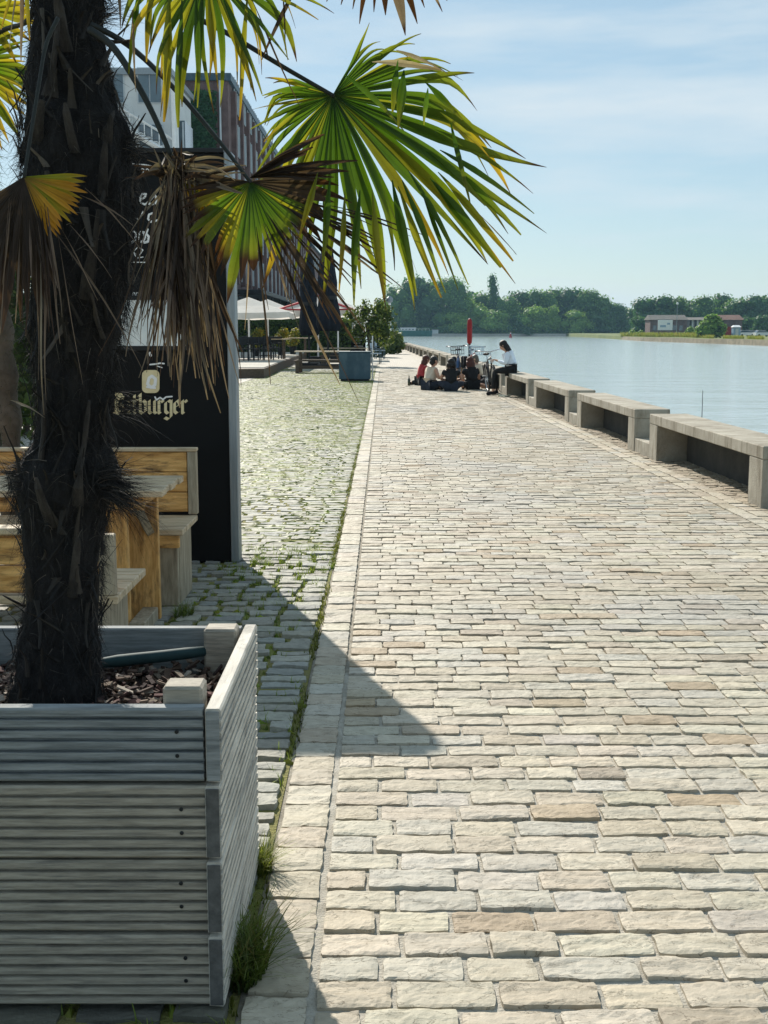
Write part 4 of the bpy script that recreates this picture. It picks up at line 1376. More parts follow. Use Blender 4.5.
# --- 4: fan against the trunk on the left, orange on one side, dark on the other
b = MB()
fan(b, (24, 177), 2.5, -72, 4, [(-75, 70), (-60, 62), (-40, 62), (-15, 66), (5, 60)], 15, 6, 'orange', split=.75, droop=.05, tipbrown=.04, fold=.2, palfn=lambda a, g: 'orange' if g.random() < .6 else 'yellow')
fan(b, (24, 177), 2.5, -150, -70, [(-150, 80), (-120, 130), (-100, 150), (-80, 140), (-70, 110)], 17, 8, 'dark', split=.7, droop=.2, tipbrown=0, fold=.3)
rg = random.Random(77)
it = [(50, 225, 2.5, 145, 372, 2.42, 'dead', .0022), (58, 235, 2.5, 82, 385, 2.46, 'dead', .0024), (45, 240, 2.5, 47, 400, 2.46, 'dead', .0028), (40, 245, 2.5, 44, 415, 2.46, 'drygrey', .0022), (36, 245, 2.5, 38, 380, 2.48, 'dead', .0018),
      (70, 225, 2.5, 112, 278, 2.45, 'dead', .0016), (62, 230, 2.5, 98, 300, 2.45, 'dead', .0018), (80, 195, 2.5, 133, 225, 2.45, 'dead', .002), (85, 188, 2.5, 142, 250, 2.4, 'dead', .0016), (10, 400, 2.6, 45, 418, 2.5, 'drygrey', .0035)]
for _ in range(26):
    x = rg.uniform(-12, 62)
    it.append((x * .6 + 10, rg.uniform(195, 240), 2.5, x, rg.uniform(270, 345), 2.47, rg.choice(('dark', 'dark', 'dead')), rg.uniform(.0016, .0035)))
strands(b, it, 33)
fr = A_(b, 'frond', MT['deadleaf'])
fr['label'] = 'half dead fan leaf with orange leaflets in front of the trunk'
petiole(fr, [(58, 18, 2.6), (46, 45, 2.58), (38, 90, 2.55), (30, 140, 2.52), (24, 178, 2.5)], (.006, .005))

# --- 5: fan hanging in from above the picture, top centre
b = MB()
KEY5 = [(-175, 100), (-150, 120), (-135, 110), (-115, 140), (-105, 158), (-95, 160), (-85, 130), (-70, 140), (-55, 130), (-40, 130), (-20, 140), (-5, 120)]
fan(b, (206, -32), 2.55, -170, -8, KEY5, 26, 41, 'yellow', tilt=(.1, .35), split=.45, droop=1.1, tipbrown=.09, palfn=lambda a, g: 'yellow' if g.random() < .5 else 'green', twist=.9, curl=.15)
rg = random.Random(14)
it = [(262, -10, 2.5, 318, 20, 2.45, 'yellow', .006), (240, 0, 2.5, 288, 60, 2.45, 'green', .007), (222, -5, 2.5, 262, 95, 2.45, 'green', .008), (250, -5, 2.5, 300, 108, 2.5, 'dark', .002), (282, -20, 2.5, 286, 50, 2.5, 'dark', .0018), (140, -20, 2.55, 129, 74, 2.5, 'green', .006), (150, -20, 2.55, 147, 62, 2.5, 'yellow', .007), (170, -10, 2.5, 163, 122, 2.45, 'yellow', .010), (182, -10, 2.5, 178, 128, 2.45, 'green', .010), (196, -10, 2.5, 198, 108, 2.45, 'green', .007), (300, -20, 2.5, 262, 60, 2.5, 'dark', .006), (132, 10, 2.5, 136, 92, 2.5, 'dead', .004), (248, -10, 2.48, 238, 120, 2.5, 'yellow', .006), (118, -30, 2.5, 120, 30, 2.5, 'dead', .005)]
strands(b, it, 3)
fr = A_(b, 'frond', MT['palmleaf'])
fr['label'] = 'yellow green fan leaf hanging in at the top'
petiole(fr, [(84, -95, 2.72), (120, -90, 2.66), (165, -66, 2.6), (207, -31, 2.55)], (.009, .006))

# --- 6: leaf far above, only withered tips show
b = MB()
fan(b, (380, -80), 2.4, -170, -10, [(-170, 90), (-90, 95), (-75, 122), (-60, 105), (-40, 100), (-10, 90)], 18, 51, 'dead', split=.5, droop=.4, tipbrown=.3, palfn=lambda a, g: 'dead' if g.random() < .5 else 'green')
fr = A_(b, 'frond', MT['palmleaf'])
petiole(fr, [(90, -180, 2.7), (180, -170, 2.6), (280, -130, 2.5), (380, -81, 2.4)], (.009, .006))
# --- 7: leaf at the left edge, seen behind the trunk
b = MB()
fan(b, (-36, 62), 3.1, -100, 38, [(-100, 110), (-60, 100), (-30, 72), (0, 62), (38, 70)], 22, 61, 'green', tilt=(.1, .1), split=.62, droop=.2, tipbrown=.05, palfn=lambda a, g: 'green' if g.random() < .7 else 'yellow')
fan(b, (-20, 10), 3.1, -60, 60, [(-60, 60), (60, 60)], 9, 62, 'yellow', split=.5, droop=.3)
fr = A_(b, 'frond', MT['palmleaf'])
petiole(fr, [(40, -30, 2.86), (30, 18, 2.95), (0, 32, 3.05), (-36, 62, 3.1)], (.008, .006))
b = MB(); strands(b, [(22, -40, 2.5, 8, 48, 2.5, 'drygrey', .004), (22, -40, 2.5, 22, 62, 2.5, 'dead', .005), (24, -40, 2.5, 30, 40, 2.5, 'yellow', .005), (20, -40, 2.5, 2, 30, 2.5, 'yellow', .005)], 5); A_(b, 'frond', MT['deadleaf'])
# dry petiole stump sticking out right of the trunk top
b = MB(); b.tube([W(98, 40, 2.74), W(115, 42, 2.72), W(131, 41, 2.70)], [.007, .006, .005], 7, flat=.6); A_(b, 'leaf_base', MT['stub'])

# ---- second palm further back on the left
P2 = G(12, 556)
palm2 = thing('palm_tree', (P2.x, P2.y, 0), 'thin mossy palm trunk further back at the left edge', 'palm')
b = MB()
pts = []; rr = []
for i in range(40):
    z = i * .075
    pts.append((P2.x + .03 * math.sin(z * 2), P2.y, z)); rr.append(.070 + .012 * math.sin(z * 22) + .008 * rnd.random() - .006 * z)
b.tube(pts, rr, 18)
o = b.build('trunk', MT['bark'], None, True); o.data.transform(Matrix.Translation((-P2.x, -P2.y, 0))); o.parent = palm2
b = MB()
rg = random.Random(8)
for _ in range(1800):
    z = rg.uniform(.05, 2.9); a = rg.uniform(0, 2 * PI)
    o_ = Vector((math.cos(a), math.sin(a), 0))
    hair(b, Vector((.03 * math.sin(z * 2), 0, z)) + o_ * .07, o_ * .5 + Vector((rg.gauss(0, .6), rg.gauss(0, .6), rg.gauss(-.2, .7))), rg.uniform(.03, .08), .0016, vary(rg.choice(((.05, .04, .025), (.09, .075, .04), (.06, .075, .02), (.03, .025, .02))), rg, .2), .3, rg)
b.build('trunk_hair', MT['fibre'], palm2)
for q, (ang, el) in enumerate(((200, -10), (150, 25), (110, 35), (170, -40), (262, 15), (90, 30), (235, -35))):
    b = MB()
    base = Vector((0, 0, 2.95))
    hd = Vector((math.cos(R(ang)), math.sin(R(ang)), math.tan(R(el)))).normalized()
    hp = base + hd * .5
    b.tube([base, base + hd * .25 + Vector((0, 0, .05)), hp], [.012, .010, .007], 6, c=(.05, .08, .02))
    sv = hd.cross(Vector((0, 0, 1))).normalized(); uv = sv.cross(hd)
    for i in range(26):
        a = R(lerp(-130, 130, (i + .5) / 26))
        d = (hd * math.cos(a) + sv * math.sin(a)).normalized()
        t_ = (sv * math.cos(a) - hd * math.sin(a))
        prev = None
        c0, c1 = vary((.06, .13, .01), rg, .15), vary((.16, .22, .02), rg, .15)
        for k in range(7):
            t = k / 6
            p = hp + d * .5 * t + Vector((0, 0, -.22 * t * t * t))
            w = .024 * (t / .5 if t < .5 else 1 - (t - .5) / .5) + .001
            c = tuple(lerp(x, y, t) for x, y in zip(c0, c1))
            l, m_, r = b.vert(p - t_ * w, c), b.vert(p + uv * w * .5, c), b.vert(p + t_ * w, c)
            if prev: b.face((prev[0], prev[1], m_, l)); b.face((prev[1], prev[2], r, m_))
            prev = (l, m_, r)
    b.build('frond', MT['palmleaf'], palm2)

# ================================================================== WOODEN TERRACE FURNITURE BEHIND THE PLANTER
def part(root, name, m, boxes, bev=.004, smooth=False):
    b = MB()
    for a, c in boxes: b.box(a, c, bev)
    return b.build(name, m, root, smooth)
# far bench with a high board back
fb = thing('wooden_bench', (-1.09, 6.7, 0), 'high backed golden plank bench standing right in front of the black sign', 'bench', group='wooden terrace benches')
XL = -2.3
part(fb, 'backrest', MT['wood'], [((XL, .235, .455 + .118 * i), (-.055, .27, .455 + .118 * i + .114)) for i in range(3)])
part(fb, 'back_post', MT['wood_greyv'], [((-.052, .225, .44), (.0, .285, .808))])
part(fb, 'back_cap', MT['wood_grey'], [((XL, .222, .809), (.004, .288, .83))])
part(fb, 'seat', MT['wood_grey'], [((XL, -.30 + .132 * i, .405), (.002, -.30 + .132 * i + .127, .438)) for i in range(4)])
part(fb, 'seat_rail', MT['wood'], [((XL, -.295, .335), (-.02, -.262, .4045))])
part(fb, 'leg', MT['wood_greyv'], [((-.21, -.24, .0), (-.04, -.20, .404)), ((-.075, -.195, .0), (-.035, .20, .404))])
part(fb, 'leg', MT['wood_greyv'], [((-1.9, -.24, .0), (-1.72, .20, .404))])
# table
tb = thing('wooden_table', (-1.07, 6.05, 0), 'plank terrace table with silvered top and golden legs between the two benches', 'table')
part(tb, 'tabletop', MT['wood_grey'], [((-2.2, -.31 + .125 * i, .705), (0.0 - .01 * (i % 2), -.31 + .125 * i + .120, .738)) for i in range(5)])
part(tb, 'apron', MT['wood'], [((-2.1, -.27, .635), (-.10, -.24, .704)), ((-2.1, .24, .635), (-.10, .27, .704)), ((-.13, -.238, .655), (-.098, .238, .704))])
part(tb, 'leg', MT['wood_v'], [((-.34, -.20, 0), (-.20, -.155, .65))])
part(tb, 'leg', MT['wood_v'], [((-.27, .10, 0), (-.105, .145, .65))])
part(tb, 'leg', MT['wood_v'], [((-1.95, -.20, 0), (-1.80, .145, .65))])
part(tb, 'foot_rail', MT['wood_greyv'], [((-.195, -.25, 0.0), (-.115, .098, .07))])
b = MB()
b.tube([Vector((-.15, -.18, .64)), Vector((-.15, .10, .47))], .028, 4)
b.build('brace', MT['wood_greyv'], tb)
# near bench, back turned to the camera
nb = thing('wooden_bench', (-1.065, 4.98, 0), 'low backed golden plank bench nearest the planter with its back to the camera', 'bench', group='wooden terrace benches')
part(nb, 'seat', MT['wood_grey'], [((-1.8, -.29 + .146 * i, .418), (0.0, -.29 + .146 * i + .140, .452)) for i in range(4)])
part(nb, 'backrest', MT['wood'], [((-1.8, -.275, .462 + .115 * i), (-.075, -.245, .462 + .115 * i + .11)) for i in range(2)])
part(nb, 'back_post', MT['wood_greyv'], [((-.073, -.287, .453), (-.01, -.235, .70))])
part(nb, 'back_cap', MT['wood_grey'], [((-1.8, -.30, .701), (-.24, -.20, .728))])
part(nb, 'leg', MT['wood_greyv'], [((-.20, -.25, 0), (-.06, -.21, .417)), ((-.12, -.205, 0), (-.07, .22, .417))])
part(nb, 'leg', MT['wood_greyv'], [((-1.6, -.25, 0), (-1.45, .22, .417))])
part(nb, 'stretcher', MT['wood'], [((-1.44, -.02, .08), (-.125, .02, .2))])

# ================================================================== TERRACE IN THE MIDDLE DISTANCE
def slab_table(root, L, D, Hh, m_top, m_leg, benches=False):
    part(root, 'tabletop', m_top, [((-L / 2, -D / 2 + D / 5 * i, Hh - .04), (L / 2, -D / 2 + D / 5 * i + D / 5 - .008, Hh)) for i in range(5)], 0)
    for s in (-1, 1):
        part(root, 'leg', m_leg, [((s * L * .40 - .04, -D * .42, 0), (s * L * .40 + .04, -D * .42 + .08, Hh - .041)), ((s * L * .40 - .04, D * .42 - .08, 0), (s * L * .40 + .04, D * .42, Hh - .041)),
                                  ((s * L * .40 - .035, -D * .42 + .081, Hh - .13), (s * L * .40 + .035, D * .42 - .081, Hh - .042))], 0)
    if benches:
        for s in (-1, 1):
            part(root, 'seat', m_leg, [((-L / 2, s * (D / 2 + .28) - .14, .42), (L / 2, s * (D / 2 + .28) + .14, .46))], 0)
            for t in (-1, 1):
                part(root, 'bench_leg', m_leg, [((t * L * .44 - .06, s * (D / 2 + .28) - .12, 0), (t * L * .44 + .06, s * (D / 2 + .28) + .12, .419))], 0)
            part(root, 'bench_rail', m_leg, [((-L * .42, s * (D / 2 + .28) - .02, .15), (L * .42, s * (D / 2 + .28) + .02, .22))], 0)

p = G(324, 372.5)
pt = thing('picnic_table', (p.x - .05, p.y, 0), 'pale topped picnic table with dark benches left of the slate blue box', 'picnic table', group='picnic tables')
slab_table(pt, 2.0, .75, .78, MT['pinewood'], MT['brownwood'], True)
p2 = G(331, 366.5)
pt2 = copy_tree(pt); pt2.location = (p2.x + .5, p2.y + 1.0, 0)
pt2['label'] = 'second picnic table hidden behind the first one and the slate blue box'

# slate blue steel planter with a shrub
q0, q1 = G(339, 381), G(370.5, 381)
wbox = q1.x - q0.x
bx = thing('planter_box', ((q0.x + q1.x) / 2, q0.y + .4, 0), 'slate blue steel planter box standing at the path edge', 'planter')
hb = W(350, 352.5, q0.y).z
part(bx, 'body', MT['bluebox'], [((-wbox / 2, -.40, .05), (wbox / 2, .40, hb))], .015)
part(bx, 'rim', MT['bluebox'], [((-wbox / 2 - .015, -.415, hb + .001), (wbox / 2 + .015, .415, hb + .03))], .006)
part(bx, 'foot', MT['darkmetal'], [((-wbox / 2 + .05, -.36, 0), (wbox / 2 - .05, .36, .049))], 0)
p = G(371.5, 380)
b = MB(); b.box((p.x - .015 + .03, p.y, 0), (p.x + .02 + .03, p.y + .04, 1.35), .004); b.box((p.x - .02, p.y - .02, .0), (p.x + .08, p.y + .06, .02), .002)
b.tube([(p.x + .033, p.y - .02, .62), (p.x + .033, p.y - .045, .62)], .03, 10)
tag(b.build('post', MT['white']), 'thin white post standing at the right corner of the slate blue box', 'post')

def leafquad(mb, p, n, s, c, rg):
    n = n.normalized() if n.length > 1e-6 else Vector((0, 0, 1))
    a = n.cross(Vector((rg.gauss(0, 1), rg.gauss(0, 1), rg.gauss(0, 1)))).normalized()
    b_ = n.cross(a)
    k = rg.uniform(.7, 1.3)
    i = [mb.vert(p + a * s * k, c), mb.vert(p + b_ * s * .55 * k, c), mb.vert(p - a * s * k, c), mb.vert(p - b_ * s * .55 * k, c)]
    mb.face(i)

def crown(mb, lumps, n, size, seed, cols, core=.78, gap=.0):
    """foliage: leaf clumps spread through and over uneven lumps, with an opaque rough core in each lump"""
    rg = random.Random(seed)
    wts = [l[1][0] * l[1][2] for l in lumps]
    for (c, r) in lumps:
        if core > 0:
            mb.ball(c, (r[0] * core, r[1] * core, r[2] * core), 10, 7, c=vary(cols[0], rg, .1), wob=.35)
    for _ in range(n):
        c, r = lumps[rg.choices(range(len(lumps)), wts)[0]]
        d = Vector((rg.gauss(0, 1), rg.gauss(0, 1), rg.gauss(0, 1))).normalized()
        rr = rg.uniform(.78, 1.06) if rg.random() < .8 else rg.uniform(.3, .9)
        rr *= 1 + .22 * mnoise.noise(d * 2.3 + Vector(c))
        p = Vector((c[0] + d.x * r[0] * rr, c[1] + d.y * r[1] * rr, c[2] + d.z * r[2] * rr))
        if gap and mnoise.noise(p * (1.2 / max(r))) < -gap: continue
        nn = d * .9 + Vector((rg.gauss(0, .6), rg.gauss(0, .6), rg.gauss(.2, .6)))
        leafquad(mb, p, nn, size * rg.uniform(.6, 1.35), vary(cols[rg.randrange(len(cols))], rg, .16), rg)

G1 = [(.035, .065, .015), (.05, .09, .02), (.065, .11, .022), (.09, .13, .03)]
GBR = [(.07, .11, .02), (.11, .16, .03), (.15, .20, .04), (.20, .24, .06)]
GDK = [(.018, .04, .016), (.026, .055, .02), (.035, .07, .022)]
# small bright tree beyond the box
p = G(372, 366)
p.x += -.15
st = thing('small_tree', (p.x, p.y, 0), 'bright leafy small tree behind the slate blue box by the path', 'tree')
b = MB(); b.tube([(0, 0, 0), (.04, .02, .7), (-.03, .0, 1.3), (.05, 0, 1.9)], [.06, .05, .04, .02], 8)
for a in range(7): b.tube([(0, 0, 1.0 + .1 * a), (.45 * math.cos(a * 2.2), .4 * math.sin(a * 2.2), 1.6 + .17 * a)], [.022, .008], 5)
b.build('trunk', MT['bark'], st)
b = MB()
crown(b, [((-.45, 0, 1.55), (.55, .5, .6)), ((.25, .1, 1.9), (.6, .55, .65)), ((.72, 0, 1.45), (.5, .45, .7)), ((-.15, .1, 2.35), (.5, .45, .5)), ((.5, -.1, 2.45), (.42, .4, .45)), ((.85, .1, 2.2), (.35, .35, .4)), ((-.75, 0, 2.15), (.3, .3, .35))], 2300, .075, 4, GBR + [(.05, .08, .02)], core=.42, gap=.25)
b.build('crown', MT['foliage'], st)
# dark bush under and right of it
p = G(386, 357)
db = thing('bush', (p.x - .25, p.y, 0), 'dark green bush at the path edge right of the small tree', 'bush')
b = MB(); crown(b, [((-.2, 0, .8), (.65, .6, .85)), ((-.3, 0, 1.8), (.55, .5, .8))], 1300, .11, 5, G1, core=.6); b.build('crown', MT['foliage'], db)
b = MB(); b.tube([(0, 0, 0), (0, 0, 1.5)], [.08, .05], 7); b.build('trunk', MT['bark'], db)
p = G(391, 354)
lb = thing('bush', (p.x + .05, p.y, 0), 'low pale green bush at the far path edge', 'bush')
b = MB(); crown(b, [((0, 0, .5), (.8, .7, .6)), ((.3, 0, .9), (.5, .5, .6))], 800, .12, 6, GBR, core=.75); b.build('crown', MT['foliage'], lb)
b = MB(); b.tube([(0, 0, 0), (0, 0, .6)], [.05, .03], 7); b.build('trunk', MT['bark'], lb)

# leafy shrubs at the left edge, behind the second palm
for (px, Yt, h_, w_, lab, sd_) in ((-8, 15.0, 3.0, 1.5, 'tall dark leafy shrub at the left edge behind the thin palm trunk', 81), (22, 17.5, 2.0, 1.2, 'lower leafy shrub showing between the two palm trunks', 82)):
    q = W(px, 331, Yt)
    o = thing('shrub', (q.x, Yt, 0), lab, 'shrub', group='leafy shrubs at the left edge')
    b = MB(); b.tube([(0, 0, 0), (.05, 0, h_ * .3), (0, 0, h_ * .6)], [.05, .04, .02], 7); b.build('trunk', MT['bark'], o)
    b = MB(); crown(b, [((0, 0, h_ * .3), (w_ * .5, w_ * .45, h_ * .3)), ((-.1, 0, h_ * .6), (w_ * .48, w_ * .42, h_ * .27)), ((.15, 0, h_ * .8), (w_ * .36, w_ * .33, h_ * .2)), ((.3, -.1, h_ * .5), (w_ * .35, w_ * .3, h_ * .2))], 2200, .06, sd_, G1, core=.7); b.build('crown', MT['foliage'], o)

# notice board and chairs
p = G(358, 366)
nbd = thing('notice_board', (p.x, p.y + 1, 0), 'black notice board with a white sheet on top behind the slate blue box', 'notice board')
part(nbd, 'board', MT['black'], [((-.32, 0, .35), (.32, .05, 1.45))])
part(nbd, 'sheet', MT['white'], [((-.28, -.02, 1.46), (.26, .02, 2.05))])
part(nbd, 'leg', MT['darkmetal'], [((-.30, .0, 0), (-.25, .05, .349))], 0)
part(nbd, 'leg', MT['darkmetal'], [((.25, .0, 0), (.30, .05, .349))], 0)
b = MB()
for i in range(4): b.box((-.2, -.004, 1.22 - .13 * i), (.2 - .06 * (i % 3), -.002, 1.245 - .13 * i))
b.build('chalk_lines', MT['white'], nbd)

def chair(root, m, m2):
    part(root, 'seat', m, [((-.25, -.25, .44), (.25, .25, .48))], .01)
    part(root, 'backrest', m, [((-.25, .22, .62), (.25, .26, .94))], .01)
    for sx in (-1, 1):
        part(root, 'leg', m2, [((sx * .22 - .02, -.24, 0), (sx * .22 + .02, -.20, .66)), ((sx * .22 - .025, -.24, .661), (sx * .22 + .025, .26, .70))], 0)
        part(root, 'leg', m2, [((sx * .22 - .02, .221, 0), (sx * .22 + .02, .259, .94))], 0)
p = G(375.5, 363.5)
ch = thing('garden_chair', (p.x, p.y, 0), 'nearer pale blue garden chair at the path edge beyond the box', 'chair', R(80), 'pale blue garden chairs')
chair(ch, MT['bluechair'], MT['bluebox'])
ch2 = copy_tree(ch); p = G(380, 359); ch2.location = (p.x, p.y, 0); ch2['label'] = 'farther pale blue garden chair at the path edge'

# deck of the terrace
d0, d1 = G(264, 378), G(298, 362)
DX = (d1.x - d0.x) / (d1.y - d0.y)
deck = thing('terrace_deck', (d0.x, d0.y, 0), 'raised timber terrace deck with a dark edge under the white parasols', 'deck')
b = MB()
top = [(0, 0), (DX * 32, 32), (-14, 32), (-14, -.4), (-1.0, -.4)]
hi = [b.vert((x, y, .30)) for x, y in top]; lo = [b.vert((x, y, -.02)) for x, y in top]
b.face(hi)
for i in range(5):
    j = (i + 1) % 5
    b.face((lo[i], lo[j], hi[j], hi[i]) if False else (hi[i], hi[j], lo[j], lo[i]))
o = b.build('platform', MT['brownwood'], deck)
b = MB()
for i in range(40):
    y = -.3 + i * .8
    b.box((-13.9, y, .301), (min(-.05, DX * y - .05) - (.95 * max(0, 1 - i) if y < 0 else 0), y + .77, .325))
b.build('deck_board', MT['pave'], deck)

# long bar tables and dark chairs on the deck
tspots = [(256, 349, 52.0, 'long bar height table nearest the black sign on the deck'), (281, 346, 60.0, 'second long table on the deck behind the dark chairs')]
tproto = None
for (px, py, Yt, lab) in tspots:
    p = W(px, 350, Yt)
    if tproto is None:
        o = thing('terrace_table', (p.x, Yt, .325), lab, 'table', group='long tables on the deck'); slab_table(o, 3.0, .8, .85, MT['pinewood'], MT['brownwood']); tproto = o
    else:
        o = copy_tree(tproto); o.location = (p.x, Yt, .325); o['label'] = lab
cp_ = None
for i, (px, Yc, r) in enumerate(((243, 48.2, 10), (251, 48.8, -15), (259, 49.4, 5), (267, 50.0, 20), (275, 51.5, -10), (247, 54, 185), (270, 55, 175))):
    p = W(px, 360, Yc)
    lab = ['dark chair nearest the black sign on the deck', 'second dark chair from the sign on the deck', 'third dark chair from the sign on the deck', 'fourth dark chair from the sign on the deck',
           'rightmost dark chair in front of the long table', 'dark chair behind the long table, next to the sign', 'dark chair behind the long table on its right'][i]
    if cp_ is None:
        cp_ = thing('terrace_chair', (p.x, Yc, .325), lab, 'chair', R(r), 'dark chairs on the terrace deck'); chair(cp_, MT['darkmetal'], MT['darkmetal'])
    else:
        o = copy_tree(cp_); o.location = (p.x, Yc, .325); o.rotation_euler.z = R(r); o['label'] = lab

# white market parasols
def parasol(px, Yp, w, ztop, lab, red=False):
    p = W(px, 330, Yp)
    o = thing('market_parasol', (p.x, Yp, 0), lab, 'parasol', group='open white parasols over the terrace')
    b = MB()
    rim = []
    ze = ztop - .62
    c = b.vert((0, 0, ztop))
    n = 24
    for i in range(n):
        s = i / n * 4; e = int(s); f = s - e
        cr = [(-1, -1), (1, -1), (1, 1), (-1, 1)]
        x = lerp(cr[e][0], cr[(e + 1) % 4][0], f) * w / 2; y = lerp(cr[e][1], cr[(e + 1) % 4][1], f) * w / 2
        sag = -.05 * math.sin(f * PI)
        rim.append((b.vert((x, y, ze + sag)), b.vert((x, y, ze + sag - .22 - .03 * (i % 2)))))
    mid = []
    for i in range(n):
        a = Vector(b.v[rim[i][0]])
        mid.append(b.vert((a.x * .5, a.y * .5, lerp(ztop, a.z, .5) - .05)))
    for i in range(n):
        j = (i + 1) % n
        b.face((c, mid[i], mid[j])); b.face((mid[i], rim[i][0], rim[j][0], mid[j])); b.face((rim[i][0], rim[i][1], rim[j][1], rim[j][0]))
    can = b.build('canopy', MT['canvas'], o)
    if red:
        b = MB()
        for i in range(4):
            cr = [(-1, -1), (1, -1), (1, 1), (-1, 1)]
            a, d = Vector((0, 0, ztop + .02)), Vector((cr[i][0] * w / 2, cr[i][1] * w / 2, ze + .02))
            b.tube([a, (a + d) / 2 - Vector((0, 0, .02)), d], .05, 5)
            e = Vector((cr[(i + 1) % 4][0] * w / 2, cr[(i + 1) % 4][1] * w / 2, ze + .02))
            b.tube([d, (d + e) / 2 - Vector((0, 0, .05)), e], .035, 5)
        b.build('red_edge', MT['redtrim'], can)
    b = MB(); b.tube([(0, 0, 0), (0, 0, ztop - .02)], .04, 8); b.build('pole', MT['white'], o)
    b = MB(); b.box((-.4, -.4, 0), (.4, .4, .36), .02); b.build('base', MT['darkmetal'], o)
    for i in range(4):
        cr = [(-1, -1), (1, -1), (1, 1), (-1, 1)][i]
        b = MB(); b.tube([(0, 0, ztop - .75), (cr[0] * w * .3, cr[1] * w * .3, ztop - .48)], .018, 5); b.build('rib', MT['white'], o)
    return o
parasol(249, 50, 3.6, 2.88, 'white parasol next to the black sign')
parasol(268, 58, 3.4, 3.0, 'white parasol in the middle behind the dead leaf tips')
parasol(318, 55, 3.2, 3.05, 'white parasol with red edges beside the furled dark parasols', True)
parasol(338, 64, 3.2, 3.15, 'white parasol farthest back beside the small tree')

# furled dark parasols
def furled(px, Yp, zt, r, lab, seed):
    p = W(px, 340, Yp)
    rg = random.Random(seed)
    o = thing('furled_parasol', (p.x, Yp, 0), lab, 'parasol', group='furled dark parasols')
    b = MB()
    prof = [(r * .35, zt - .1), (r * .6, zt - .35), (r * .75, zt - .9), (r * .9, zt - 1.6), (r * .78, zt - 2.2), (r * 1.0, zt - 2.8), (r * 1.15, zt - 3.3), (r * .9, zt - 3.6)]
    b.lathe(prof[::-1], 28, fn=lambda a, z: 1 + .22 * math.sin(a * 8 + z * .6) * (.4 + .6 * min(1, (zt - z) / 2)) + .1 * math.sin(a * 3 + z))
    b.build('canopy', MT['navy'], o, True)
    b = MB(); b.tube([(0, 0, 0), (0, 0, zt + .05)], .045, 8); b.build('pole', MT['darkmetal'], o)
    b = MB(); b.box((-.45, -.45, 0), (.45, .45, .12), .01); b.build('base', MT['darkmetal'], o)
    b = MB(); b.lathe([(r * .95, zt - 2.3), (r * .98, zt - 2.15)], 20); b.build('strap', MT['darkmetal'], o)
furled(309, 53, 4.9, .36, 'furled dark navy parasol left of the pair behind the picnic table', 1)
furled(328, 51, 5.1, .40, 'taller furled dark navy parasol right of the pair behind the picnic table', 2)

# hedge behind the terrace
h0, h1 = W(150, 331, 68), W(352, 331, 68)
hed = thing('hedge', ((h0.x + h1.x) / 2, 69, 0), 'long dark green hedge behind the terrace tables', 'hedge')
b = MB()
rg = random.Random(12)
L = h1.x - h0.x
b.box((-L / 2, -.5, 0), (L / 2, .5, 2.0), .1, c=(.02, .035, .012))
for _ in range(5200):
    x = rg.uniform(-L / 2 - .1, L / 2 + .1); f = rg.random()
    zt = 2.15 + .2 * mnoise.noise((x * .8, 3, 1))
    if f < .65: p = Vector((x, -.52 - rg.random() * .15, rg.uniform(0, zt)))
    else: p = Vector((x, rg.uniform(-.6, .6), zt + rg.uniform(-.15, .12)))
    leafquad(b, p, Vector((rg.gauss(0, .6), -1, rg.gauss(.3, .6))), rg.uniform(.05, .13), vary(rg.choice(G1), rg, .2), rg)
b.build('foliage', MT['foliage'], hed)
# flowering planters on the deck, seen as yellowish bits
for i, (px, Yp, lab) in enumerate(((256, 57, 'yellow flowering pot plant behind the long table by the sign'), (281, 59, 'yellow flowering pot plant right of the dark chairs'), (293, 62, 'yellow flowering pot plant near the red edged parasol'))):
    p = W(px, 350, Yp)
    o = thing('potted_plant', (p.x, Yp, .325), lab, 'plant', group='flowering pot plants on the deck')
    b = MB(); b.lathe([(.14, 0), (.2, .4), (.18, .4), (.17, .36)], 14); b.build('pot', MT['darkmetal'], o)
    b = MB(); crown(b, [((0, 0, .75), (.35, .35, .4)), ((.15, 0, 1.1), (.25, .25, .25))], 350, .07, 40 + i, [(.35, .28, .03), (.12, .16, .03), (.2, .22, .04)], core=.6); b.build('foliage', MT['foliage'], o)

# white mast and dark low wall at the end of the path
p = G(389.5, 351)
mast = thing('light_mast', (p.x, p.y, 0), 'slim white light mast at the far end of the path', 'mast')
b = MB(); b.tube([(0, 0, 0), (0, 0, 2.0), (0, 0, 3.6)], [.16, .13, .10], 10); b.build('pole', MT['white'], mast)
b = MB(); b.lathe([(.1, 3.6), (.24, 3.7), (.24, 3.95), (.08, 4.1)], 12); b.build('lamp_head', MT['alu'], mast)
p0, p1 = G(380, 349.5), G(407, 349.5)
lw_ = thing('low_wall', ((p0.x + p1.x) / 2, p0.y, 0), 'low dark wall closing the far end of the path', 'wall')
part(lw_, 'wall', MT['darkmetal'], [((-(p1.x - p0.x) / 2, -.2, 0), ((p1.x - p0.x) / 2, .2, .52))], .02)
part(lw_, 'coping', MT['conc_dark'], [((-(p1.x - p0.x) / 2 - .03, -.24, .521), ((p1.x - p0.x) / 2 + .03, .24, .58))], .01)

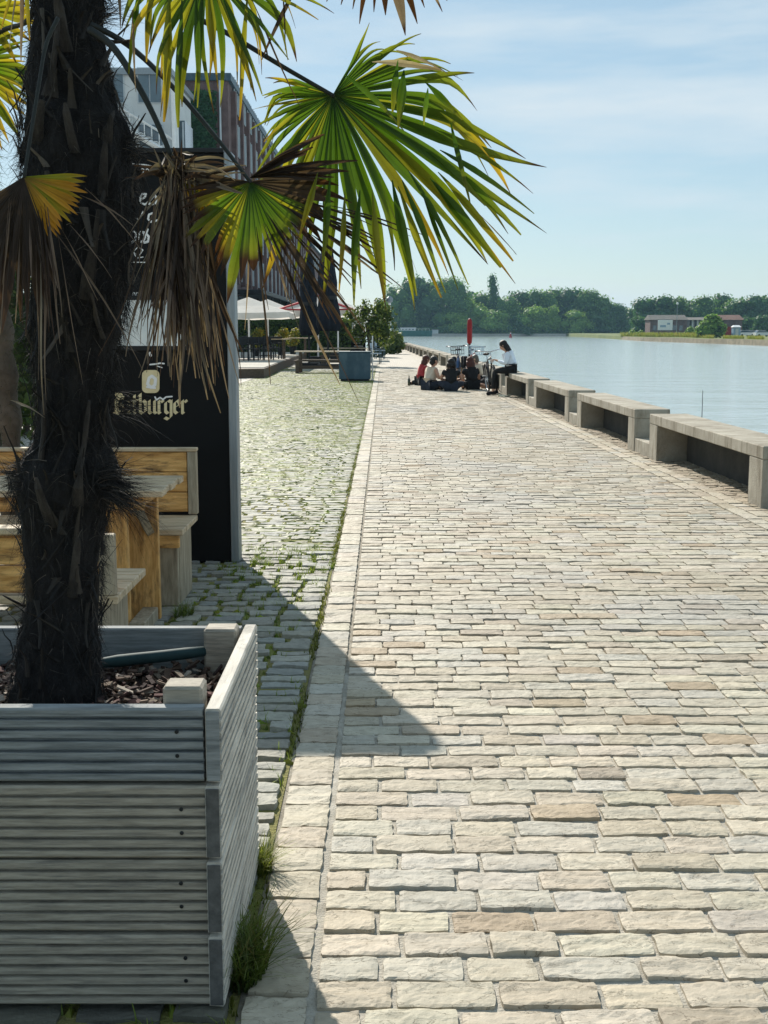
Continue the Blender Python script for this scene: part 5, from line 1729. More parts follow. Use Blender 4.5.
# ================================================================== BUILDINGS ON THE LEFT
BX = -11.0
BY0 = 88.0
bld = thing('brick_warehouse', (BX, BY0, 0), 'long purple brown brick warehouse with tall window bays behind the palm leaves', 'building')
HT = 18.9
def BP(name, m, boxes, bev=0): return part(bld, name, m, boxes, bev)
BP('wall', MT['brick'], [((-14, 0, 0), (0, 86, HT))])
BP('roof', MT['bluebox'], [((-14.2, -.2, HT + .001), (.25, 86.2, HT + .5))])
b = MB(); rg = random.Random(2)
for i in range(20):
    y = 1.6 + i * 4.25
    if y > 84: break
    b.box((.001, y, 4.9), (.35, y + .75, HT - .4))
b.build('pilaster', MT['brick'], bld)
for fl in range(5):
    z0 = 5.2 + fl * 3.05
    for i in range(19):
        y = 2.6 + i * 4.25
        fr_ = MB(); fr_.box((.002, y + .1, z0), (.09, y + 2.9, z0 + 2.3)); f = fr_.build('window', MT['glass'], bld)
        m = MB()
        for q in range(4): m.box((.091, y + .1 + q * .9, z0), (.16, y + .22 + q * .9, z0 + 2.3))
        m.build('mullion', MT['curtain'], f)
BP('canopy', MT['darkmetal'], [((.01, 1, 4.15), (2.2, 80, 4.5))], .05)
BP('ground_floor_glazing', MT['glass'], [((.003, 1.5, .4), (.06, 82, 4.1))])
b = MB()
for i in range(22): b.box((.5 if i % 2 else 2.0, 2 + i * 3.6, 0), (.62 if i % 2 else 2.12, 2.12 + i * 3.6, 4.149))
b.build('canopy_post', MT['darkmetal'], bld)
# green climbing plants on the end wall
b = MB(); rg = random.Random(9)
b.box((-4.6, -.25, 3.0), (-.9, -.01, HT - .8), 0, c=(.03, .08, .035))
for _ in range(3800):
    leafquad(b, Vector((rg.uniform(-4.7, -.8), -.25 - rg.random() * .12, rg.uniform(3, HT - .7))), Vector((rg.gauss(0, .4), -1, rg.gauss(.3, .5))), rg.uniform(.1, .22), vary(rg.choice(((.03, .10, .045), (.05, .14, .06), (.04, .11, .05))), rg, .15), rg)
b.build('green_wall', MT['foliage'], bld)
b = MB(); b.tube([(-.55, -.16, 0), (-.55, -.16, HT)], .07, 8); b.build('downpipe', MT['curtain'], bld)
# lower block further along
low = thing('slate_building', (BX, 175, 0), 'lower slate blue building at the far end of the brick warehouse', 'building')
part(low, 'wall', MT['brick'], [((-14, 0, 0), (0.6, 70, 13.5))], 0)
b = MB()
i = [b.vert(p_) for p_ in ((-14.5, -.3, 13.51), (1.0, -.3, 13.51), (1.0, 70.3, 13.51), (-14.5, 70.3, 13.51), (-11, 0, 18.5), (-3, 0, 18.5), (-3, 70, 18.5), (-11, 70, 18.5))]
for q in ((0, 1, 5, 4), (1, 2, 6, 5), (2, 3, 7, 6), (3, 0, 4, 7), (4, 5, 6, 7), (3, 2, 1, 0)): b.face([i[k] for k in q])
b.build('roof', MT['bluebox'], low)
for fl in range(4):
    for k_ in range(14):
        f = MB(); f.box((.602, 2 + k_ * 4.8, 1.2 + fl * 3.1), (.68, 4.4 + k_ * 4.8, 3.2 + fl * 3.1)); f = f.build('window', MT['glass'], low)
        m = MB(); m.box((.681, 3.1 + k_ * 4.8, 1.2 + fl * 3.1), (.74, 3.3 + k_ * 4.8, 3.2 + fl * 3.1)); m.build('mullion', MT['curtain'], f)
# pale building with an outside stair
wx0, wx1 = W(60, 331, 76).x, W(176, 331, 76).x
wt = W(150, 75, 76).z
pb = thing('pale_building', ((wx0 + wx1) / 2, 80, 0), 'pale flat roofed building with an outside steel stair left of the warehouse', 'building')
ww = (wx1 - wx0) / 2
part(pb, 'wall', MT['plaster'], [((-ww, -4, 0), (ww, 4, wt))], 0)
part(pb, 'roof', MT['alu'], [((-ww - .2, -4.2, wt + .001), (ww + .2, 4.2, wt + .35))], 0)
for fl in range(5):
    for k_ in range(3):
        x = -ww + .7 + k_ * 2.3
        f = MB(); f.box((x, -4.06, 2 + fl * 3.3), (x + 1.5, -4.002, 4.1 + fl * 3.3)); f = f.build('window', MT['curtain'], pb)
        m = MB(); m.box((x + .06, -4.09, 2.06 + fl * 3.3), (x + .72, -4.061, 4.04 + fl * 3.3)); m.box((x + .78, -4.09, 2.06 + fl * 3.3), (x + 1.44, -4.061, 4.04 + fl * 3.3)); m.build('pane', MT['glass'], f)
part(pb, 'glazed_stairwell', MT['glass'], [((ww + .01, -3.6, 0), (ww + .8, -.5, wt - 2.6))], 0)
b = MB()
for i in range(3): b.box((ww + .05 + i * .3, -3.72, 0.5), (ww + .13 + i * .3, -3.602, wt - 2.7))
b.build('stairwell_fin', MT['curtain'], pb)
b = MB()
for i in range(5):
    za, zb = wt - 2.2 - i * 3.1, wt - 5.0 - i * 3.1
    for dy in (0, 1.1):
        b.tube([(ww - 4.4, -5.4 + dy, za), (ww + .4, -5.4 + dy, zb)], .16, 4)
        b.tube([(ww - 4.4, -5.4 + dy, za + 1.0), (ww + .4, -5.4 + dy, zb + 1.0)], .05, 4)
    for s in range(12):
        t = s / 11
        b.box((lerp(ww - 4.4, ww + .4, t), -5.4, lerp(za, zb, t) + .1), (lerp(ww - 4.4, ww + .4, t) + .3, -4.3, lerp(za, zb, t) + .14))
        b.tube([(lerp(ww - 4.4, ww + .4, t), -5.4, lerp(za, zb, t)), (lerp(ww - 4.4, ww + .4, t), -5.4, lerp(za, zb, t) + 1.0)], .03, 4)
b.build('outside_stair', MT['white'], pb)
b = MB()
for s in (-4.4, .4): b.tube([(ww + s, -5.4, 0), (ww + s, -5.4, wt - 1)], .12, 5); b.tube([(ww + s, -4.3, 0), (ww + s, -4.3, wt - 1)], .12, 5)
b.build('stair_post', MT['white'], pb)

# ================================================================== PEOPLE
def skin_obj(name, nodes, edges, mat, parent, sub=1, root=None):
    """one continuous surface grown round connected joints"""
    names = list(nodes)
    idx = {n: i for i, n in enumerate(names)}
    me = bpy.data.meshes.new(name)
    me.from_pydata([nodes[n][0] for n in names], [(idx[a], idx[b]) for a, b in edges], [])
    o = bpy.data.objects.new(name, me)
    col.objects.link(o)
    o.modifiers.new('s', 'SKIN')
    for n in names:
        sv = me.skin_vertices[0].data[idx[n]]
        r = nodes[n][1]
        sv.radius = (r, r) if not isinstance(r, tuple) else r
        sv.use_root = (n == (root or names[0]))
    ms = o.modifiers.new('u', 'SUBSURF')
    ms.levels = sub; ms.render_levels = sub
    dg = bpy.context.evaluated_depsgraph_get()
    m2 = bpy.data.meshes.new_from_object(o.evaluated_get(dg))
    bpy.data.objects.remove(o)
    bpy.data.meshes.remove(me)
    m2.name = name
    m2.materials.clear(); m2.materials.append(mat)
    m2.polygons.foreach_set('use_smooth', [True] * len(m2.polygons))
    o = bpy.data.objects.new(name, m2)
    col.objects.link(o)
    o.parent = parent
    return o

def person(label, loc, rz, J, top, bottom, hair, hair_len, sleeves='short', shoes='cl_black', bare_legs=False):
    """J: joints in metres, the figure facing +Y"""
    root = thing('person', loc, label, 'person', rz)
    V = lambda p: Vector(p)
    nd = {'pelvis': (V(J['pelvis']), .125)}
    ch, nk, hd = V(J['chest']), V(J['neck']), V(J['head'])
    nd['waist'] = (V(J['pelvis']).lerp(ch, .5), .115)
    nd['chest'] = (ch, .135)
    nd['collar'] = (ch.lerp(nk, .65), .085)
    nd['neck'] = (nk, .05)
    f = V(J.get('look', (0, 1, 0))).normalized()
    up = (hd - nk).normalized()
    nd['jaw'] = (nk.lerp(hd, .55) + f * .025, .068)
    nd['face'] = (hd, .088)
    nd['crown'] = (hd + up * .085 - f * .01, .070)
    nd['nose'] = (hd + f * .098 - up * .02, .014)
    E = [('pelvis', 'waist'), ('waist', 'chest'), ('chest', 'collar'), ('collar', 'neck'), ('neck', 'jaw'), ('jaw', 'face'), ('face', 'crown'), ('face', 'nose')]
    arm, leg = [], []
    for s in ('L', 'R'):
        sh, el, wr = V(J['sh' + s]), V(J['el' + s]), V(J['wr' + s])
        kn, an = V(J['kn' + s]), V(J['an' + s])
        sg = -1 if s == 'L' else 1
        nd['sh' + s] = (sh, .058); nd['el' + s] = (el, .041); nd['wr' + s] = (wr, .028)
        hdn = (wr - el).normalized()
        palm_ = wr + hdn * .06
        nd['pa' + s] = (palm_, (.038, .018))
        E += [('collar', 'sh' + s), ('sh' + s, 'el' + s), ('el' + s, 'wr' + s), ('wr' + s, 'pa' + s)]
        side = hdn.cross(V((0, 0, 1)))
        side = side.normalized() if side.length > .1 else V((1, 0, 0))
        for i, (o_, l) in enumerate(((-.03, .065), (-.01, .078), (.01, .074), (.03, .058))):
            a = palm_ + side * o_ + hdn * .03
            nd['f%d%s' % (i, s)] = (a, .0095)
            nd['g%d%s' % (i, s)] = (a + hdn * l * .55 - V((0, 0, .012)), .0085)
            nd['h%d%s' % (i, s)] = (a + hdn * l * .9 - V((0, 0, .034)), .0075)
            E += [('pa' + s, 'f%d%s' % (i, s)), ('f%d%s' % (i, s), 'g%d%s' % (i, s)), ('g%d%s' % (i, s), 'h%d%s' % (i, s))]
        tb_ = wr + hdn * .03 - side * .03 * sg
        nd['t0' + s] = (tb_, .011); nd['t1' + s] = (tb_ + hdn * .03 - side * .022 * sg, .0095); nd['t2' + s] = (tb_ + hdn * .058 - side * .026 * sg, .008)
        E += [('wr' + s, 't0' + s), ('t0' + s, 't1' + s), ('t1' + s, 't2' + s)]
        hp = V(J['pelvis']) + V((sg * .095, .02, -.01))
        nd['hi' + s] = (hp, .088); nd['kn' + s] = (kn, .057); nd['an' + s] = (an, .038)
        nd['ca' + s] = (kn.lerp(an, .3), .054)
        toe = V(J['to' + s])
        nd['to' + s] = (toe, (.045, .028))
        E += [('pelvis', 'hi' + s), ('hi' + s, 'kn' + s), ('kn' + s, 'ca' + s), ('ca' + s, 'an' + s), ('an' + s, 'to' + s)]
    body = skin_obj('body', nd, E, MT['skin'], root, 1, 'pelvis')
    # face
    rt = f.cross(up).normalized()
    for sg in (-1, 1):
        b = MB(); b.ball(hd + f * .083 + rt * sg * .032 + up * .005, .011, 8, 5); b.build('eye', MT['eye'], root, True)
        b = MB(); b.ball(hd + rt * sg * .092 - up * .005 - f * .01, (.014, .026, .032), 8, 6); b.build('ear', MT['skin'], root, True)
    b = MB(); b.tube([hd + f * .088 - up * .052 - rt * .022, hd + f * .095 - up * .054, hd + f * .088 - up * .052 + rt * .022], [.003, .006, .003], 6); b.build('mouth', MT['lip'], root)
    # clothes: the same joints, a little wider
    def wear(name, keys, grow, mat, ends=None):
        ks = {}
        for k_ in keys:
            p, r = nd[k_]
            if isinstance(r, tuple): r = max(r)
            ks[k_] = (p, r * grow + .010)
        if ends:
            for k_, (p, r) in ends.items(): ks[k_] = (p, r)
        es = [(a, c) for a, c in E if a in ks and c in ks]
        es += [e for e in (extra or [])]
        return skin_obj(name, ks, es, mat, root, 1, keys[0])
    extra = []
    ends = {}
    keys = ['chest', 'waist', 'pelvis', 'collar', 'shL', 'shR']
    for s in ('L', 'R'):
        if sleeves == 'long': keys += ['el' + s]; ends['cu' + s] = (nd['el' + s][0].lerp(nd['wr' + s][0], .92), .040); extra.append(('el' + s, 'cu' + s))
        elif sleeves == 'short': ends['cu' + s] = (nd['sh' + s][0].lerp(nd['el' + s][0], .6), .062); extra.append(('sh' + s, 'cu' + s))
    wear('shirt', keys, 1.10, MT[top], ends)
    extra = []; ends = {}
    keys = ['pelvis', 'hiL', 'hiR']
    for s in ('L', 'R'):
        if bare_legs: ends['he' + s] = (nd['hi' + s][0].lerp(nd['kn' + s][0], .55), .088); extra.append(('hi' + s, 'he' + s))
        else: keys += ['kn' + s, 'ca' + s]; ends['he' + s] = (nd['kn' + s][0].lerp(nd['an' + s][0], .9), .055); extra.append(('ca' + s, 'he' + s))
    wear('shorts' if bare_legs else 'trousers', keys, 1.12, MT[bottom], ends)
    for s in ('L', 'R'):
        a, t = nd['an' + s][0], nd['to' + s][0]
        b = MB(); d = (t - a)
        b.tube([a - d * .25 + V((0, 0, -.015)), a + d * .3 + V((0, 0, -.01)), t, t + d * .25], [.04, .047, .047, .025], 8)
        b.build('shoe', MT[shoes], root, True)
    # hair: a cap over the skull and a fall down the back
    b = MB()
    cpos = hd - f * .026 + up * .028
    b.ball(cpos, .101, 16, 10, wob=.08)
    b.ball(hd - f * .045 - up * .045, .078, 12, 8, wob=.12)
    if hair_len > 0:
        for q in range(7):
            a = R(-75 + 25 * q)
            d = (-f * math.cos(a) + rt * math.sin(a))
            p0 = hd + d * .07 + up * .02; p1 = hd + d * .092 - up * .07; p2 = hd + d * .088 - up * (.09 + hair_len * .6); p3 = hd + d * .075 - up * (.11 + hair_len)
            b.tube([p0, p1, p2, p3], [.040, .038, .030, .010], 7)
    b.build('hair', MT[hair], root, True)
    return root

def sit(lean=.0, twist=0.0, kl=(-.30, .28, .20), kr=(.30, .28, .20), al=(-.06, .36, .05), ar=(.10, .30, .05), wl=(-.12, .32, .26), wr=(.12, .34, .26), el=(-.27, .12, .30), er=(.27, .12, .30), look=(0, 1, -.15), h=0.0):
    J = dict(pelvis=(0, 0, .125), chest=(0, .03 + lean * .6, .40 + h * .5), neck=(0, .05 + lean, .575 + h), head=(0, .075 + lean * 1.25, .715 + h), look=look,
             shL=(-.165, .02 + lean * .9, .505 + h), shR=(.165, .02 + lean * .9, .505 + h), elL=el, elR=er, wrL=wl, wrR=wr, knL=kl, knR=kr, anL=al, anR=ar)
    for s in 'LR':
        a, k_ = Vector(J['an' + s]), Vector(J['kn' + s])
        d = (a - k_); d.z = 0
        d = d.normalized() if d.length > .05 else Vector((0, 1, 0))
        d = (d * .4 + Vector((0, .8, 0))).normalized()
        J['to' + s] = a + d * .13 + Vector((0, 0, -.012))
    return J

gpos = lambda px, py: G(px, py)
person('sitter in a beige sleeveless top with dark curly hair, left of the black shirted one', gpos(428.5, 390), R(-52), sit(.09, h=.02, wl=(-.05, .42, .34), wr=(.16, .40, .36), look=(.1, 1, -.3)), 'cl_beige', 'cl_navy', 'hair_black', .0, 'none')
person('sitter in a black shirt with black hair, back squarely turned to the camera', gpos(451, 391), R(-4), sit(.05, h=-.02, wl=(-.1, .35, .25)), 'cl_black', 'cl_navy', 'hair_black', .02, 'short')
person('sitter in a black shirt with long auburn hair, right in the group', gpos(472, 389.5), R(24), sit(.05, h=.0, kr=(.38, .30, .10), ar=(.62, .12, .05), wr=(.3, .2, .2)), 'cl_black', 'cl_black', 'hair_red', .16, 'short', bare_legs=True)
person('sitter in a pale shirt with short greyish hair behind the auburn haired one', gpos(480, 384.5), R(80), sit(.07, h=.0), 'cl_beige', 'cl_navy', 'hair_grey', .0, 'short')
person('leftmost sitter in a red top with reddish hair', gpos(420.5, 385.5), R(-70), sit(.08, h=.0, kl=(-.42, .20, .10), al=(-.5, -.12, .06), wl=(-.02, .35, .3)), 'cl_red', 'cl_black', 'hair_red', .12, 'short')
# the one on the bench
YP = 28.35
J = dict(pelvis=(0, 0, .645), chest=(0, .07, .92), neck=(0, .15, 1.10), head=(0, .235, 1.225), look=(0, 1, -.75), shL=(-.165, .12, 1.03), shR=(.165, .12, 1.03), elL=(-.24, .16, .78), elR=(.24, .16, .78),
         wrL=(-.06, .37, .86), wrR=(.07, .37, .85), knL=(-.11, .42, .60), knR=(.12, .43, .60), anL=(-.12, .46, .09), anR=(.14, .38, .09), toL=(-.12, .59, .045), toR=(.16, .51, .045))
person('person in a white shirt with long dark hair sitting bowed on the concrete bench', (xb(YP) + .09, YP, 0), R(82), J, 'cl_white', 'cl_black', 'hair_black', .16, 'long').scale = (.95, .95, .95)
b = MB(); b.box((-.04, -.075, 0), (.04, .075, .009), .003, mat=Matrix.Translation((xb(YP) - .435, YP + .02, .885)) @ Euler((0, R(-35), 0)).to_matrix().to_4x4())
tag(b.build('phone', MT['darkmetal']), 'dark phone held by the person on the bench', 'phone')

# ================================================================== BICYCLES
def bicycle(label, A, rz, lean, paint, basket=None, bag=None):
    """local: wheels along +X, front at +X"""
    root = thing('bicycle', A, label, 'bicycle', rz, 'bicycles parked beside the group')
    root.rotation_euler = Euler((lean, 0, rz), 'XYZ')
    WR = .34
    def wheel(x):
        t = MB()
        n = 28
        def torus(mb, R_, r_, s=8):
            ids = []
            for i in range(n):
                a = 2 * PI * i / n
                ids.append([mb.vert((x + (R_ + r_ * math.cos(2 * PI * k / s)) * math.cos(a), r_ * math.sin(2 * PI * k / s), WR + (R_ + r_ * math.cos(2 * PI * k / s)) * math.sin(a))) for k in range(s)])
            for i in range(n):
                for k in range(s): mb.face((ids[i][k], ids[(i + 1) % n][k], ids[(i + 1) % n][(k + 1) % s], ids[i][(k + 1) % s]))
        torus(t, WR - .022, .022)
        w = t.build('wheel', MT['rubber'], root, True)
        r_ = MB(); torus(r_, WR - .05, .011); r_.build('rim', MT['chrome'], w, True)
        s_ = MB()
        for i in range(18):
            a = 2 * PI * i / 18
            s_.tube([(x, .02 * (1 if i % 2 else -1), WR), (x + (WR - .05) * math.cos(a), 0, WR + (WR - .05) * math.sin(a))], .0014, 3, cap=False)
        s_.tube([(x, -.045, WR), (x, .045, WR)], .02, 8)
        s_.build('spokes', MT['chrome'], w)
        g = MB()
        ids = []
        for i in range(13):
            a = PI * (.08 + .62 * i / 12) if x > 0 else PI * (.25 + .72 * i / 12)
            ids.append([g.vert((x + (WR + .025) * math.cos(a), yy, WR + (WR + .025) * math.sin(a))) for yy in (-.028, .028)])
        for i in range(12): g.face((ids[i][0], ids[i][1], ids[i + 1][1], ids[i + 1][0]))
        g.build('mudguard', paint, root)
    wheel(.53); wheel(-.53)
    f = MB()
    bb, st, ht, hb_ = (-.08, 0, .29), (-.22, 0, .80), (.36, 0, .86), (.385, 0, .66)
    for a, c, r in ((bb, st, .016), (st, ht, .015), (bb, hb_, .018), (ht, hb_, .019)): f.tube([a, c], r, 8)
    for s in (-1, 1):
        f.tube([(-.08, s * .03, .29), (-.53, s * .055, .34)], .010, 6)
        f.tube([(-.20, s * .02, .77), (-.53, s * .055, .34)], .009, 6)
    f.build('frame', paint, root, True)
    f = MB()
    f.tube([(.385, 0, .66), (.40, 0, .62)], .02, 8)
    for s in (-1, 1): f.tube([(.395, s * .02, .63), (.41, s * .055, .60), (.53, s * .055, .34)], .011, 6)
    f.build('fork', paint, root, True)
    f = MB(); f.tube([(.36, 0, .86), (.345, 0, 1.02)], .013, 8); f.tube([(.22, -.31, 1.06), (.33, -.22, 1.05), (.37, 0, 1.02), (.33, .22, 1.05), (.22, .31, 1.06)], .012, 8)
    h = f.build('handlebar', MT['chrome'], root, True)
    for s in (-1, 1):
        g = MB(); g.tube([(.24, s * .29, 1.058), (.16, s * .325, 1.062)], .018, 8); g.build('grip', MT['rubber'], h)
    f = MB(); f.tube([(-.22, 0, .80), (-.245, 0, .92)], .013, 8); f.build('seat_post', MT['chrome'], root)
    f = MB(); f.ball((-.30, 0, .95), (.10, .085, .035), 12, 7); f.ball((-.17, 0, .95), (.10, .028, .026), 10, 6); f.build('saddle', MT['rubber'], root, True)
    f = MB(); f.lathe([(.09, -.004), (.09, .004)], 20); m_ = Matrix.Translation((-.08, .05, .29)) @ Euler((PI / 2, 0, 0)).to_matrix().to_4x4(); f.v = [tuple(m_ @ Vector(p)) for p in f.v]
    f.tube([(-.08, .06, .29), (.02, .07, .15)], .010, 6); f.tube([(-.08, -.06, .29), (-.18, -.07, .43)], .010, 6)
    f.box((-.03, .07, .135), (.07, .16, .16)); f.box((-.23, -.16, .42), (-.13, -.07, .445)); f.build('crankset', MT['chrome'], root)
    f = MB()
    for s in (-1, 1): f.tube([(-.25, s * .05, .75), (-.72, s * .06, .74), (-.53, s * .06, .36)], .006, 5)
    for i in range(4): f.tube([(-.30 - i * .13, -.055, .75), (-.30 - i * .13, .055, .75)], .005, 5)
    f.build('carrier', MT['darkmetal'], root)
    f = MB(); f.lathe([(.02, 0), (.045, .04), (.045, .06)], 12); m_ = Matrix.Translation((.44, 0, .80)) @ Euler((0, PI / 2, 0)).to_matrix().to_4x4(); f.v = [tuple(m_ @ Vector(p)) for p in f.v]
    f.build('headlight', MT['chrome'], root)
    f = MB(); f.tube([(-.10, .05, .28), (-.16, .24, .012)], .009, 6); f.build('kickstand', MT['darkmetal'], root)
    if basket:
        f = MB()
        x0, x1, y0, y1, z0, z1 = .40, .68, -.19, .19, .82, 1.06
        for z in (z0, (z0 + z1) / 2, z1): f.tube([(x0, y0, z), (x1, y0, z), (x1, y1, z), (x0, y1, z), (x0, y0, z)], .007, 4)
        for i in range(7):
            y = lerp(y0, y1, i / 6); f.tube([(x0, y, z1), (x0, y, z0), (x1, y, z0), (x1, y, z1)], .004, 4)
        for i in range(5):
            x = lerp(x0, x1, i / 4); f.tube([(x, y0, z1), (x, y0, z0), (x, y1, z0), (x, y1, z1)], .004, 4)
        f.build('basket', basket, root)
    if bag:
        for s in (-1, 1):
            f = MB(); f.box((-.70, s * .075, .38), (-.34, s * .20, .74), .03); f.build('pannier', bag, root)
    return root
# heading: front wheel towards the camera
bicycle('black bicycle leaning at the concrete bench in front of the person in white', (2.615, 29.25, 0), R(-86), R(6), MT['darkmetal'])
bicycle('blue bicycle with a front basket and side bags, left of the red post', (2.27, 36.4, 0), R(-95), R(3), MT['bluepaint'], MT['darkmetal'], MT['cl_navy'])
bicycle('red framed bicycle with a front basket right beside the red post', (2.60, 36.2, 0), R(-84), R(-4), MT['red'], MT['bluechair'], MT['cl_black'])

# red life saving post
p = W(469, 331, 37.9)
lp = thing('rescue_post', (p.x + .02, 37.9, 0), 'red life saving post rising behind the parked bicycles', 'post')
b = MB(); b.tube([(0, 0, 0), (0, 0, 1.12)], .035, 8); b.build('pole', MT['darkmetal'], lp)
b = MB()
b.lathe([(.04, 1.10), (.075, 1.14), (.082, 1.3), (.08, 1.7), (.07, 1.82), (.045, 1.87), (.01, 1.89)], 14)
b.build('housing', MT['red'], lp, True)
b = MB(); b.lathe([(.085, 1.64), (.085, 1.66)], 14); b.build('band', MT['cl_red'], lp)

# things lying around the group
def lay(o, label, cat, group=None): return tag(o, label, cat, group)
p = G(487, 388)
b = MB(); b.ball((0, 0, .13), (.22, .15, .15), 14, 8, wob=.3); o = b.build('rucksack', MT['cl_black'], None, True); o.location = p
b = MB(); b.tube([(-.1, -.12, .22), (-.05, -.2, .3), (.05, -.2, .3), (.1, -.12, .22)], .014, 6); b.build('strap', MT['cl_navy'], o)
lay(o, 'black rucksack lying between the group and the black bicycle', 'bag')
p = G(459, 382)
b = MB(); b.lathe([(.13, 0), (.17, .1), (.16, .26), (.13, .3)], 14, fn=lambda a, z: 1 + .12 * math.sin(3 * a)); o = b.build('shopping_bag', MT['tan'], None, True); o.location = p
b = MB(); b.tube([(-.08, 0, .29), (-.06, 0, .42), (.06, 0, .42), (.08, 0, .29)], .01, 6); b.build('handle', MT['tan'], o)
lay(o, 'tan bag standing between the two black shirted sitters', 'bag')
p = G(456, 380)
b = MB(); b.box((-.28, -.2, 0), (.28, .2, .02), .006); b.box((-.1, -.1, .021), (.12, .1, .10), .02); o = b.build('picnic_blanket', MT['paper']); o.location = (p.x, p.y + .5, .005)
lay(o, 'pale picnic cloth with a food box in the middle of the group', 'blanket')
p = G(409, 385.5)
b = MB(); b.lathe([(.036, 0), (.038, .01), (.038, .15), (.03, .18), (.014, .21), (.013, .26), (.016, .262), (.016, .275)], 14); o = b.build('bottle', MT['bottle'], None, True); o.location = p
lay(o, 'dark glass bottle standing alone on the paving left of the group', 'bottle')
for i, (px, py, lab) in enumerate(((497, 394.5, 'crumpled pale paper lying at the foot of the black bicycle'), (504, 397, 'yellowish scrap of paper nearest the bench leg'))):
    p = G(px, py)
    b = MB(); rg = random.Random(i)
    ids = [[b.vert((x * .07 + rg.gauss(0, .012), y * .05 + rg.gauss(0, .01), .012 + abs(rg.gauss(0, .03)))) for x in range(-2, 3)] for y in range(-2, 3)]
    for y in range(4):
        for x in range(4): b.face((ids[y][x], ids[y][x + 1], ids[y + 1][x + 1], ids[y + 1][x]))
    o = b.build('paper_scrap', MT['paper']); o.location = p
    tag(o, lab, 'litter')

# ================================================================== FAR BANK
FAR = [(.08, .18, .05), (.11, .23, .06), (.14, .28, .07), (.19, .33, .08)]
FARL = [(.17, .31, .07), (.22, .37, .08), (.28, .42, .10)]
FARD = [(.05, .135, .055), (.07, .17, .06), (.09, .20, .065)]
def far_tree(px, ytop, wpx, Yt, label, seed, cols=FAR, ybase=334, poplar=False, group=None):
    rg = random.Random(seed)
    base = W(px, 331, Yt)
    zb = ZW + 1.15
    zt = W(px, ytop - 2.5, Yt).z
    h = zt - zb
    w = wpx * (1.35 if not poplar else 1.1) / F * Yt
    o = thing('poplar_tree' if poplar else 'far_tree', (base.x, Yt, zb), label, 'tree', group=group)
    b = MB(); b.tube([(0, 0, -.3), (0, 0, h * .35), (0, 0, h * .7)], [.5, .4, .15], 7); b.build('trunk', MT['bark'], o)
    b = MB()
    lumps = []
    if poplar:
        for i in range(6):
            t = i / 5
            lumps.append(((rg.gauss(0, .06) * w, 0, h * (.18 + .7 * t)), (w * (.5 - .22 * abs(t - .35)), w * .45, h * .15)))
    else:
        n = rg.randint(11, 14)
        for i in range(n):
            t = rg.random()
            zc = h * (.12 + .66 * t)
            sp = w * .40 * (1 - .8 * max(0, t - .3))
            r = w * rg.uniform(.20, .30)
            lumps.append(((rg.uniform(-sp, sp), rg.uniform(-sp, sp) * .7, zc), (r, r * .9, min(r * rg.uniform(.8, 1.15), h * .22))))
        lumps.append(((w * rg.uniform(-.1, .1), 0, h * .76), (w * .33, w * .3, h * .2)))
        lumps.append(((w * .1, 0, h * .3), (w * .42, w * .36, h * .28)))
    crown(b, lumps, int(1500 + w * 70), .010 * w + .36, seed, cols, core=.66)
    b.build('crown', MT['foliage'], o)
    return o
TR = [(399, 291, 26, 612, 'round tree at the left end of the far bank just right of the path bushes', FAR), (414, 279, 34, 618, 'broad dark tree rising above the green barge', FARD), (431, 283, 26, 622, 'dark tree right of the barge\'s tree', FARD),
      (449, 281, 34, 614, 'large full crowned tree above the bicycles on the far bank', FAR), (468, 296, 26, 612, 'paler tree right behind the red post', FARL), (480, 292, 26, 622, 'tree just left of the slim poplar', FAR),
      (507, 297, 24, 612, 'tree just right of the slim poplar above the person in white', FAR), (522, 290, 30, 630, 'rounded tree second right of the poplar', FARD), (541, 289, 30, 624, 'pale green tree in the middle of the far bank', FAR),
      (556, 287, 28, 630, 'tallest rounded tree in the middle of the far bank', FAR), (572, 287, 30, 626, 'dark tree right of the tallest middle one', FARD), (589, 289, 28, 620, 'rounded tree where the treeline starts to fall', FAR),
      (604, 296, 26, 616, 'lower tree on the falling end of the treeline', FAR), (618, 304, 22, 612, 'smallest tree just before the gap in the treeline', FARD), (631, 309, 18, 640, 'low tree standing in the gap of the treeline', FAR),
      (533, 308, 26, 606, 'pale lower tree in front under the middle treeline', FARL), (575, 311, 24, 606, 'pale lower tree in front, right of the middle', FARL), (552, 306, 12, 605, 'narrow light green tree in front of the treeline', FARL),
      (495, 311, 28, 606, 'pale lower tree in front of the poplar', FARL), (517, 316, 22, 605, 'low dark bushy tree above the person in white', FARD), (600, 316, 24, 606, 'low dark bushy tree right in front of the falling treeline', FARD), (455, 314, 24, 606, 'low tree in front, left of the red post', FARL),
      (641, 299, 24, 520, 'first tree right of the gap in the treeline', FARD), (659, 295, 32, 520, 'broad dark tree above the white billboard', FARD), (679, 298, 26, 524, 'dark tree right of the broad one above the billboard', FAR),
      (702, 295, 30, 520, 'tall tree behind the low building', FAR), (718, 293, 28, 530, 'tree above the big bank bush', FARD), (734, 299, 24, 520, 'tree above the pale hut', FAR), (750, 294, 30, 516, 'tall tree above the parked white cars', FARD), (769, 296, 30, 520, 'tree cut by the right edge of the photo', FAR),
      (747, 318, 18, 440, 'low dark bush behind the parked white cars', FARD), (765, 317, 20, 430, 'low dark bush at the right edge above the cars', FARD), (642, 318, 22, 470, 'low dark bush left of the white billboard', FARD)]
for i, (px, yt, w, Yt, lab, cs) in enumerate(TR):
    if px < 460 and yt < 300: yt -= 5; w *= 1.15
    far_tree(px, yt, w, Yt, lab, 100 + i, cs, group='trees on the far bank')
far_tree(492.5, 277, 13, 616, 'slim upright poplar standing above the treeline', 300, FARD, poplar=True, group='trees on the far bank')
